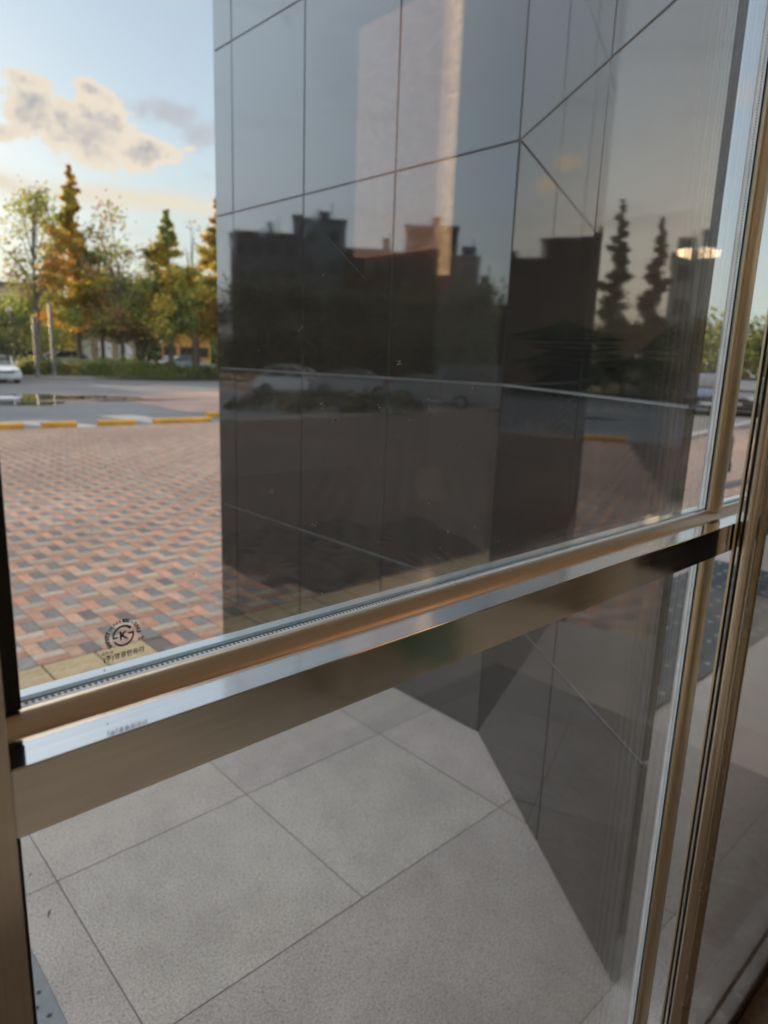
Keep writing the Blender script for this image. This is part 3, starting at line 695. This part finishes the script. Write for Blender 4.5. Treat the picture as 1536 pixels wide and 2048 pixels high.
# ------------------------------------------------------------------ trees
def leafcloud(pts, sizes, cols, mb, cl, flat=.5):
    for p, s, c in zip(pts, sizes, cols):
        u = Vector(rng.normal(size=3)).normalized(); v = u.orthogonal().normalized(); w2 = u.cross(v); v, w2 = v*s, w2*s*random.uniform(.5, .9)
        p = Vector(p); o = len(mb.v)
        mb.v += [tuple(p-v), tuple(p-w2*.8), tuple(p+v), tuple(p+w2*.8)]; mb.f.append((o, o+1, o+2, o+3)); cl.append(c)
PAL = {'green': [(.07, .11, .03), (.10, .14, .04), (.05, .08, .025), (.13, .15, .05)],
       'dark': [(.018, .03, .014), (.028, .042, .018), (.038, .048, .02)],
       'yellow': [(.36, .24, .03), (.42, .28, .04), (.28, .21, .04)],
       'orange': [(.40, .20, .05), (.42, .25, .06), (.38, .17, .06)],
       'red': [(.26, .11, .07), (.24, .13, .08), (.20, .11, .07)], 'rust': [(.17, .10, .05), (.14, .10, .05), (.12, .12, .05)],
       'lime': [(.20, .22, .04), (.26, .25, .05), (.16, .19, .05)]}
def patchcol(p, mixlist, seed, sc_=.8):
    v = math.sin(p[0]*sc_*1.9+seed)+math.sin(p[2]*sc_*1.5+seed*2.1)+math.sin(p[1]*sc_*1.7+seed*.7)+random.gauss(0, .55)
    v = (v+3)/6; k = min(len(mixlist)-1, max(0, int(v*len(mixlist))))
    return np.array(random.choice(PAL[mixlist[k]]))*random.uniform(1.35, 2.3)
def conifer(loc, h, r, mixlist, seed, label, group, bare=.16, dens=1.25, trunk='bark', lean=0):
    random.seed(seed); t_ = thing('conifer_tree', label, 'tree', loc, 0, group)
    tr = MB().tube([(0, 0, 0), (.03, 0, h*.35), (lean*.5, .04, h*.7), (lean, 0, h*.97)], [.17, .12, .07, .015], 9)
    mb = MB(); cl = []; nb = int(46*dens)
    for k in range(nb):
        s = (k+random.random())/nb; z = h*(bare+(1-bare)*s); L = r*(1-s)**.9*random.uniform(.45, 1.15)+.06; a = random.uniform(0, 6.283)
        d = Vector((math.cos(a), math.sin(a), .22)); b0 = Vector((lean*s, 0, z)); b1 = b0+d*L
        tr.tube([b0, b0.lerp(b1, .5), b1], [.03*(1-s)+.008, .015, .005], 4)
        n = int((60+190*L)*dens); pts = []; szs = []
        for _ in range(n):
            q = random.random()**.7; p = b0.lerp(b1, q)+Vector((random.gauss(0, .16), random.gauss(0, .16), random.gauss(0, .13)))*(.18+.55*(1-s)+L*.5)
            pts.append(p); szs.append(random.uniform(.06, .14))
        leafcloud(pts, szs, [patchcol(p, mixlist, seed) for p in pts], mb, cl)
    tr.build('trunk', M[trunk], t_, smooth=True); mb.build('crown', M['leaf'], t_, cols=cl); return t_
def broadleaf(loc, h, r, mixlist, seed, label, group, z0=.35, dens=1.0, trunk='bark', clumps=26, fill=1.0):
    random.seed(seed); t_ = thing('broadleaf_tree', label, 'tree', loc, 0, group)
    tr = MB().tube([(0, 0, 0), (.05, 0, h*.25), (0, .05, h*.5), (.08, 0, h*.72)], [.16, .12, .09, .04], 9); mb = MB(); cl = []
    for k in range(clumps):
        a = random.uniform(0, 6.283); s = random.random(); z = h*(z0+(1-z0)*s); rr = r*math.sin(math.pi*min(.97, .18+.8*s))**.7*random.uniform(.25, 1)
        c = Vector((math.cos(a)*rr, math.sin(a)*rr, z)); b0 = Vector((0, 0, h*min(.7, z0*.7+.4*s)))
        tr.tube([b0, b0.lerp(c, .5)+Vector((0, 0, .12)), c], [.05, .03, .01], 5)
        R_ = r*random.uniform(.26, .46)*fill; n = int(330*dens)
        pts = [c+Vector((random.gauss(0, 1), random.gauss(0, 1), random.gauss(0, .75)))*R_*.6 for _ in range(n)]
        leafcloud(pts, [random.uniform(.06, .14) for _ in pts], [patchcol(p, mixlist, seed) for p in pts], mb, cl)
    tr.build('trunk', M[trunk], t_, smooth=True); mb.build('crown', M['leaf'], t_, cols=cl); return t_
GR = 'autumn trees behind the hedge'
def at3(azd, d, z=.1): x, y = pol(azd, d); return (x, y, z)
broadleaf(at3(16.6, 43), 9.3, 2.3, ['green', 'rust', 'lime', 'lime'], 11, 'thin open-crowned tree with sparse olive leaves, leftmost behind the hedge', GR, .45, .42, 'bark_pale', 20, .8)
conifer(at3(19.3, 44), 11.2, 2.5, ['green', 'lime', 'lime', 'yellow', 'yellow', 'orange', 'lime', 'green'], 12, 'tallest conical tree, turning orange and yellow on its left side', GR, .24)
broadleaf(at3(22.3, 43.5), 8.9, 2.3, ['green', 'rust', 'lime', 'red', 'lime', 'green'], 13, 'sparse reddish brown tree between the two tallest conical trees', GR, .33, .6, 'bark', 26, .85)
conifer(at3(25.9, 43), 9.3, 3.0, ['lime', 'green', 'yellow', 'lime', 'green'], 14, 'green and yellow conical tree with a wide skirt, right of the reddish tree', GR, .25, 1.1)
conifer(at3(29.6, 44), 10.4, 2.3, ['green', 'orange', 'lime', 'yellow', 'lime'], 15, 'orange tinged conical tree cut off by the granite wall edge', GR, .24)
broadleaf(at3(20.9, 48), 6.2, 2.4, ['dark', 'green', 'green'], 16, 'dark green bushy tree filling the gap behind the tall orange conical tree', GR, .42, 1.0)
broadleaf(at3(23.8, 50), 5.8, 2.5, ['dark', 'rust', 'green'], 17, 'dark olive tree behind the reddish brown tree', GR, .42, .9)
broadleaf(at3(27.9, 50), 6.0, 2.6, ['lime', 'yellow', 'green'], 18, 'bright yellow-green bushy tree near the granite wall', GR, .42, .9)
broadleaf(at3(15.2, 58), 4.7, 3.2, ['green', 'lime', 'green'], 19, 'leafy green tree behind the parked cars at far left', GR, .15, 1.2)
broadleaf(at3(17.6, 60), 4.6, 3.0, ['green', 'lime', 'yellow'], 20, 'yellow-green tree in front of the far pink building', GR, .15, 1.2)
bar_t = broadleaf(at3(27.6, 47), 9.4, 1.6, ['rust'], 21, 'nearly bare thin tree right of the green conical tree', GR, .4, .03, 'bark_pale', 16)
# trees that show in the polished granite
GR2 = 'trees mirrored in the granite wall'
conifer(at3(9.3, 44), 11.4, 1.7, ['dark', 'green'], 31, 'tall narrow conical tree mirrored right of the wall corner, taller of two', GR2, .15)
conifer(at3(6.3, 44), 10.4, 1.5, ['dark', 'green'], 32, 'slim conical tree mirrored near the free end of the wall, shorter of two', GR2, .15)
random.seed(5)
protoA = broadleaf((*polm(33, 50), .1), 6.8, 3.4, ['dark', 'dark'], 41, 'rounded dark tree mirrored at the left of the granite wall', GR2, .12, 1.1)
sp = [(37.2, 50, .95, 'dark tree mirrored below the teal rooftop'), (41.2, 47, .9, 'dark tree mirrored below the sloping red roof'), (45, 50, 1.02, 'dark tree mirrored below the square rooftop block'), (48.6, 47, 1.0, 'dark tree mirrored where the roofline steps down'), (52.3, 44, .78, 'low dark tree mirrored at the wall corner'), (29.4, 52, .85, 'dark tree mirrored at the outer edge of the granite wall'), (57, 46, .85, 'dark tree standing left of the plaza, farthest from the entrance')]
for i, (ph, d, s, lb) in enumerate(sp): x, y = polm(ph, d); dup(protoA, (x, y, .1), i*1.3, lb, GR2, (s*1.25, s*1.25, s))
for i, (a, d, s, lb) in enumerate([(-9, 50, .78, 'dark tree in front of the flat roofed block, left one'), (-3.5, 48, .8, 'dark tree in front of the flat roofed block, middle one'), (2.2, 50, .82, 'dark tree in front of the flat roofed block, right one'), (-14, 50, .8, 'dark tree beside the flat roofed block'), (7.7, 52, .72, 'dark tree between the two slim conical trees'), (11.8, 50, .75, 'dark tree just outside the left edge of view')]):
    x, y = pol(a, d); dup(protoA, (x, y, .1), i*.9+.4, lb, GR2, (s*1.3, s*1.3, s))
# hedge bushes
def bush(loc, rx, ry, h, mixlist, seed, label, n=2600):
    random.seed(seed); mb = MB(); cl = []; pts = []
    for _ in range(n):
        a = random.uniform(0, 6.283); q = random.random()**.35; e = random.random()
        x, y = math.cos(a)*rx*q, math.sin(a)*ry*q; z = h*(1-(q**2.6))*(.35+.65*e)*(1+.12*math.sin(3*x)) + .05
        pts.append((x, y, z))
    leafcloud(pts, [random.uniform(.04, .09) for _ in pts], [patchcol(p, mixlist, seed) for p in pts], mb, cl)
    o = mb.build('bush', M['leaf'], cols=cl); o.location = loc; return tag(o, label, 'bush', 'clipped bushes in the bed')
bush(at3(22.2, 42.2), 2.6, 1.0, 1.15, ['green', 'green', 'lime'], 51, 'rounded light green bush, widest in the hedge bed')
bush(at3(24.9, 42.5), 2.2, 1.0, .95, ['green', 'lime'], 52, 'light green bush right of the widest bush')
bush(at3(19.3, 41.6), 2.4, .8, .8, ['green', 'rust', 'green'], 53, 'low olive bush behind the grey post')
bush(at3(16.9, 41.2), 1.6, .8, .85, ['green', 'dark'], 54, 'low green bush beside the parked white car')
bush(at3(27.8, 43.5), 2.4, 1.0, .75, ['dark', 'rust'], 55, 'low dark bush next to the granite wall')
bush(at3(30.8, 45), 2.4, 1.0, .8, ['dark', 'green'], 56, 'low dark bush hidden behind the granite wall')
for i, (a_, d_, lb_) in enumerate([(15.3, 41.5, 'low green bush at the far left end of the hedge'), (18.2, 42.6, 'green bush between the two posts'), (20.8, 43.0, 'green bush behind the low olive bush'), (23.6, 42.0, 'small light green bush between the two rounded bushes'), (26.4, 42.6, 'light green bush under the green conical tree'), (29.2, 44.2, 'green bush at the edge of the granite wall')]):
    bush(at3(a_, d_), 2.0, 1.0, .95, ['lime', 'green', 'green'], 80+i, lb_, 1800)
for i, (ph, d) in enumerate([(34, 27), (38.5, 26.5), (43, 26)]):
    x, y = polm(ph, d); bush((x, y, 0), 2.0, 1.0, .9, ['dark', 'rust'], 60+i, ['dark olive bush mirrored at the left of the wall', 'dark olive bush mirrored at the middle of the wall', 'dark olive bush mirrored toward the wall corner'][i], 1500)
# far tree belts that read as one mass
def belt(name, a0, a1, d, h, seed, cols_, step=1.3):
    random.seed(seed); mb = MB(); cl = []; a = a0
    while a < a1:
        x, y = pol(a, d+random.uniform(-4, 4)); hh = h*random.uniform(.75, 1.15); r = random.uniform(2.2, 3.6)
        pts = [(x+random.gauss(0, r*.6), y+random.gauss(0, r*.6), max(.1, hh*.5+random.gauss(0, hh*.24))) for _ in range(750)]
        pts = [p for p in pts if p[2] < hh]
        leafcloud(pts, [random.uniform(.2, .42) for _ in pts], [patchcol(p, cols_, seed, .3) for p in pts], mb, cl); a += step
    o = mb.build(name, M['leaf'], cols=cl); return tag(o, 'far belt of trees closing the view', 'trees', kind='stuff')
belt('far_trees', 64, 76, 88, 7.6, 70, ['green', 'dark', 'lime', 'rust'], 1.0)
belt('far_trees', 19, 33, 85, 5.0, 71, ['green', 'dark', 'lime'], 1.3)
belt('far_trees', -80, -50, 85, 7, 72, ['dark', 'green'], 2.2)

# ------------------------------------------------------------------ buildings
def building(name, label, p0, p1, depth, z1, wall_m, rows, colsn, win=(1.3, 1.4), parapet=True, z0=0, group=None, winmat='window'):
    """front face runs p0 -> p1, body extends away from the plaza"""
    a = Vector(p0); b = Vector(p1); L = (b-a).length; ang = math.atan2(b.y-a.y, b.x-a.x)
    t_ = thing(name, label, 'building', (a.x, a.y, z0), ang, group)
    MB().box(0, 0, 0, L, depth, z1).build('wall', M[wall_m], t_)
    if parapet: MB().box(-.15, -.15, z1+.002, L+.15, depth+.15, z1+.45).build('roof', M['roof'], t_, bevel=.03)
    if group:
        rr_ = random.Random(int(L*10)); rc = MB()
        for _ in range(max(1, int(L/5))):
            u0 = rr_.uniform(.3, max(.4, L-2.2)); hh_ = rr_.uniform(.5, 1.5); rc.box(u0, .8, z1+.452, u0+rr_.uniform(.6, 1.8), 2.6, z1+.452+hh_)
        rc.tube([(L*.3, 1, z1+.4), (L*.3, 1, z1+2.6)], .06, 6).build('roof_equipment', M['grey_wall'], t_)
    src = None
    for r_ in range(rows):
        for c_ in range(colsn):
            cx = L*(c_+.5)/colsn; cz = (z1)*(r_+.55)/rows
            if src is None:
                mb = MB().box(-win[0]/2, -.06, -win[1]/2, win[0]/2, -.003, win[1]/2); o = mb.build('window', M[winmat], t_)
                fr = MB(); wx, wz = win[0]/2, win[1]/2
                fr.box(-wx-.06, -.09, wz, wx+.06, -.002, wz+.07).box(-wx-.06, -.12, -wz-.08, wx+.06, -.002, -wz); fr.build('frame', M['white'], o); src = o; o.location = (cx, 0, cz)
            else:
                o = src.copy(); C.objects.link(o); o.parent = t_; o.location = (cx, 0, cz)
    return t_
# visible directly
x0, y0 = pol(10, 92); x1, y1 = pol(17.9, 90)
building('long_building', 'long low pinkish brick building far behind the leftmost trees', (x0, y0), (x1, y1), 10, 8.3, 'pink_wall', 2, 7)
x0, y0 = pol(18.9, 60); x1, y1 = pol(23.3, 60)
shop = building('low_shop', 'low tan shop front seen between the tree trunks', (x0, y0), (x1, y1), 6, 2.9, 'tan_wall', 1, 3, (1.0, 1.3), winmat='white')
x0, y0 = pol(25.2, 62); x1, y1 = pol(28.9, 62)
building('orange_shop', 'orange shop building behind the green conical tree', (x0, y0), (x1, y1), 6, 3.1, 'orange_wall', 1, 3, (1.0, .8))
# mirrored in the granite
def fb(name, label, ph0, ph1, d, h, wm, rows, cn, **k):
    a = polm(ph1, d); b = polm(ph0, d); return building(name, label, a, b, 9, h, wm, rows, cn, **k)
GB = 'town buildings mirrored in the granite'
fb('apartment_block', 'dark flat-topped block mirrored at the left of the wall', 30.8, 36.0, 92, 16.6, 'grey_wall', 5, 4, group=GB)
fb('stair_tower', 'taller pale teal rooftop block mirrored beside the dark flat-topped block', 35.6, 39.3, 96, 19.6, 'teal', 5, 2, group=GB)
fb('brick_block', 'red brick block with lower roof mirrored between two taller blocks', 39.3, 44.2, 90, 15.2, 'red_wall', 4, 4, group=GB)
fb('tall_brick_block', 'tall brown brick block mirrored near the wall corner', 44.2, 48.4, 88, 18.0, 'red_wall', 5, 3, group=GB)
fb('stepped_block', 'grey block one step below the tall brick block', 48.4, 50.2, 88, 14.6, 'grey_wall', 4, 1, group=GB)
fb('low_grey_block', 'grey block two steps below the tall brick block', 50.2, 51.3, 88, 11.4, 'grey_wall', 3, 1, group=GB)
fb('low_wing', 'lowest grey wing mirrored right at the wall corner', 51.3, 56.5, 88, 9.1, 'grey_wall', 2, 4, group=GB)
a, b = pol(-11.6, 70), pol(2.7, 70)  # unseen middle of the block widened to keep low sun off the plaza
building('flat_roofed_block', 'wide flat roofed brown block widened to block the low sun', a, b, 10, 14.0, 'brown_wall', 4, 9, group=GB)
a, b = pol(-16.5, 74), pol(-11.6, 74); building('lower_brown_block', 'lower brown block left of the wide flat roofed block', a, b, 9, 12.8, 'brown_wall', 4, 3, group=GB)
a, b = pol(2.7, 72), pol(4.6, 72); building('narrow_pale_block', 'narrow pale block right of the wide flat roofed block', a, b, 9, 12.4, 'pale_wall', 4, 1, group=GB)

# ------------------------------------------------------------------ poles, lamps, cone, railing
def post(loc, h, r, label, name='post', mat='pole'):
    t_ = thing(name, label, 'post', loc); MB().tube([(0, 0, 0), (0, 0, h)], r, 12).build('pole', M[mat], t_, smooth=True)
    MB().lathe([(r*1.5, 0), (r*1.5, .12), (r*1.05, .16)], n=14).build('base', M[mat], t_, smooth=True)
    MB().lathe([(r*1.08, h-.02), (r*1.08, h+.02), (r*.5, h+.06), (.001, h+.065)], n=12).build('cap', M[mat], t_, smooth=True); return t_
post(at3(16.4, 39.3), 2.85, .10, 'grey post standing in front of the hedge near the white car')
post(at3(17.5, 40.5), 3.7, .09, 'tall pale pole beside the tall orange conical tree', 'utility_pole')
sl_ = thing('street_lamp', 'white globe street lamp above the parked cars at far left', 'street lamp', at3(14.9, 45))
MB().tube([(0, 0, 0), (0, 0, 3.35)], .05, 10).build('pole', M['pole'], sl_, smooth=True)
MB().lathe([(.002, 3.62), (.10, 3.6), (.16, 3.5), (.16, 3.42), (.10, 3.34), (.06, 3.32)], n=16).build('globe', M['white'], sl_, smooth=True)
mb = MB().tube([(0, 0, 0), (0, 0, 10)], [.12, .06], 8)
for z in (8.6, 9.3): mb.box(-.9, -.04, z, .9, .04, z+.08)
ut = thing('power_pole', 'faint power pole with cross arms on the horizon at far left', 'pole', at3(15.0, 95)); mb.build('pole', M['pole'], ut)
x, y = pol(-10.9, 15.3)
cn = thing('traffic_cone', 'small orange traffic cone mirrored low in the granite wall', 'cone', (x, y, 0))
MB().lathe([(.001, .72), (.03, .70), (.15, .04), (.001, .04)], n=16).build('cone_body', M['cone'], cn, smooth=True); MB().box(-.2, -.2, 0, .2, .2, .039).build('base', M['cone'], cn)
MB().lathe([(.0885, .36), (.066, .48)], n=16).build('reflective_band', M['white'], cn, smooth=True)
post((10.9, 3.95, 0), .50, .035, 'short dark bollard standing on the red paving at right', 'bollard', 'dark_metal')
tag(MB().box(9.0, 3.32, -.02, 20, 3.50, .012).build('drain_channel', M['dark_metal'], bevel=.01), 'dark channel strip across the red paving at right', 'drain')

# ------------------------------------------------------------------ cars
def car(loc, rz, paint, label, kind='sedan', group=None):
    t_ = thing('parked_car', label, 'car', loc, rz, group)
    L, W, H = (4.6, 1.80, 1.45) if kind == 'sedan' else ((4.5, 1.86, 1.68) if kind == 'suv' else (5.0, 1.90, 1.95))
    hl = L/2; g0 = .22
    if kind == 'sedan': low = [(-hl, .45), (-hl+.05, .78), (-hl+.5, .98), (-.95, 1.0), (1.05, .98), (hl-.35, .84), (hl-.03, .62), (hl, .4), (hl-.1, g0), (-hl+.1, g0)]; top = [(-1.75, .98), (-1.0, 1.38), (-.3, H), (.35, H-.03), (1.25, .97)]
    elif kind == 'suv': low = [(-hl, .5), (-hl+.03, .95), (-hl+.1, 1.05), (.95, 1.06), (hl-.3, .96), (hl-.02, .7), (hl, .45), (hl-.1, g0+.03), (-hl+.1, g0+.03)]; top = [(-hl+.15, 1.04), (-hl+.45, 1.58), (-1.2, H), (.3, H-.03), (1.2, 1.05)]
    else: low = [(-hl, .5), (-hl+.02, 1.1), (1.55, 1.12), (hl-.2, .92), (hl, .6), (hl-.1, g0+.03), (-hl+.1, g0+.03)]; top = [(-hl+.05, 1.1), (-hl+.15, H-.06), (-hl+.5, H), (.9, H-.03), (1.75, 1.1)]
    def loft(pr, w0, w1, zs=None):
        mb = MB(); n = len(pr); zmin = min(p[1] for p in pr); zmax = max(p[1] for p in pr)
        wd = [w0+(w1-w0)*(p[1]-zmin)/(zmax-zmin) for p in pr]
        vs = [(u, -w_, v) for (u, v), w_ in zip(pr, wd)]+[(u, w_, v) for (u, v), w_ in zip(pr, wd)]
        mb.add(vs, [tuple(range(n)), tuple(range(n, 2*n))[::-1]]+[(i, n+i, n+(i+1) % n, (i+1) % n) for i in range(n)]); return mb
    loft(low, W/2, W/2-.06).build('body', M[paint], t_, bevel=.06, smooth=True)
    loft(top, W/2-.08, W/2-.24).build('cabin_glass', M['carglass'], t_, bevel=.04, smooth=True)
    rf = [p for p in top[1:-1]]; mb = MB()
    zt = H; mb.box(rf[0][0]+.12, -(W/2-.27), zt-.035, rf[-1][0]-.02, W/2-.27, zt+.012)
    mb.build('roof', M[paint], t_, bevel=.02, smooth=True)
    pm = MB()
    for s in (-1, 1):
        for (u0, v0), (u1, v1) in ((top[0], top[1]), (top[-2], top[-1]), ((-.15, .98), (-.15, H-.03))):
            pm.tube([(u0, s*(W/2-.08), v0), (u1, s*(W/2-.23), v1)], .035, 6)
    pm.build('pillars', M[paint], t_)
    for u in (-hl+.85, hl-.85):
        for s in (-1, 1):
            wv = MB().tube([(u, s*(W/2-.22), .32), (u, s*(W/2+.005), .32)], .32, 24).build('wheel', M['tyre'], t_, smooth=True)
            MB().tube([(u, s*(W/2+.003), .32), (u, s*(W/2+.014), .32)], .2, 16).build('rim', M['silver_car'], wv)
    for s in (-1, 1):
        MB().box(hl-.22, s*(W/2-.28)-.2, .62, hl-.005, s*(W/2-.28)+.2, .76).build('headlight', M['lens'], t_, bevel=.02)
        MB().box(-hl-.01, s*(W/2-.2)-.14, .75, -hl+.14, s*(W/2-.2)+.14, .93).build('tail_light', M['redlens'], t_, bevel=.02)
        MB().box(.72, s*(W/2+.08)-.08, 1.0, .86, s*(W/2+.08)+.08, 1.14).build('mirror', M[paint], t_, bevel=.03)
    MB().box(hl-.06, -.26, .42, hl+.012, .26, .53).build('number_plate', M['plate'], t_); MB().box(-hl-.016, -.26, .55, -hl+.03, .26, .66).build('number_plate', M['plate'], t_)
    MB().box(hl-.10, -.5, .56, hl+.004, .5, .68).build('grille', M['rubber'], t_)
    return t_
GC = 'cars parked across the road'
x, y = pol(13.6, 35.6); c0_ = car((x, y, -.02), R(-92), 'white_car', 'white sedan parked nose-out at the far left edge', 'sedan', GC)
c0_.scale = (.86, .86, .86)
x, y = pol(12.4, 41.5); car((x, y, -.02), R(-70), 'red_car', 'dark reddish tall car parked behind the white sedan', 'suv', GC)
x, y = pol(15.3, 50); car((x, y, .1), R(10), 'blue_car', 'blue car partly hidden behind the reddish car', 'sedan', GC)
x, y = pol(18.6, 52); car((x, y, .1), R(5), 'silver_car', 'pale car glimpsed low between two pale tree trunks', 'sedan', GC)
x, y = pol(27.0, 54); car((x, y, .1), R(8), 'silver_car', 'silver car glimpsed below the orange shop', 'sedan', GC)
x, y = pol(67.9, 28.6); car((x, y, -.0), R(-155), 'blue_car', 'dark blue car at right seen through the pane beside the wall end', 'suv', GC)
x, y = pol(70.3, 29.5); car((x, y, -.0), R(-165), 'dark_car', 'dark sedan at right seen through the narrow pane beside the mullion', 'sedan', GC)
x, y = pol(72.6, 34); car((x, y, -.0), R(-150), 'silver_car', 'silver car at right edge, half hidden by the tubular post', 'sedan', GC)
GC2 = 'parked cars mirrored in the granite wall'
for ph, d, rz, p, kd, lb in ((52.2, 30, -45, 'silver_car', 'van', 'pale grey van mirrored beside the wall corner'), (47, 33, -42, 'silver_car', 'sedan', 'silver car mirrored left of the white van'),
        (40.5, 37, -38, 'silver_car', 'sedan', 'grey car mirrored in the middle of the wall'), (35.6, 38, -35, 'white_car', 'sedan', 'white car mirrored toward the outer edge of the wall')):
    x, y = polm(ph, d); car((x, y, 0), R(180+rz+90), p, lb, kd, GC2)

# ------------------------------------------------------------------ the plaza and everything beyond lies 0.45 m below the entrance floor
GROW = 1.31; cen = Vector((0, 0, 1.45)); S = Matrix.Translation(cen) @ Matrix.Scale(GROW, 4) @ Matrix.Translation(-cen)
low_names = ('plaza_paving', 'plaza_bedding', 'tactile_paving', 'tactile_dots', 'mossy_joint_bed', 'road', 'worn_', 'puddle', 'asphalt_apron', 'kerb_', 'planting_bed', 'bed_kerb', 'far_trees', 'ground',
             'long_building', 'low_shop', 'orange_shop', 'post', 'utility_pole', 'street_lamp', 'power_pole', 'bollard', 'drain_channel')
for o in [o for o in bpy.data.objects if o.parent is None and o.type in {'MESH', 'EMPTY'}]:
    gname = o.get('group', '')
    if o.name.startswith(low_names) or gname in (GR, GC) or (o.name.startswith('bush') and 'mirrored' not in o['label']):
        M0 = o.matrix_basis.copy(); o.matrix_basis = S @ M0
        if gname == GC: o.scale = [v/GROW*1.2 for v in o.scale]
    elif gname in (GR2, GB, GC2) or o.name.startswith(('bush', 'traffic_cone')):
        o.location.z -= .45
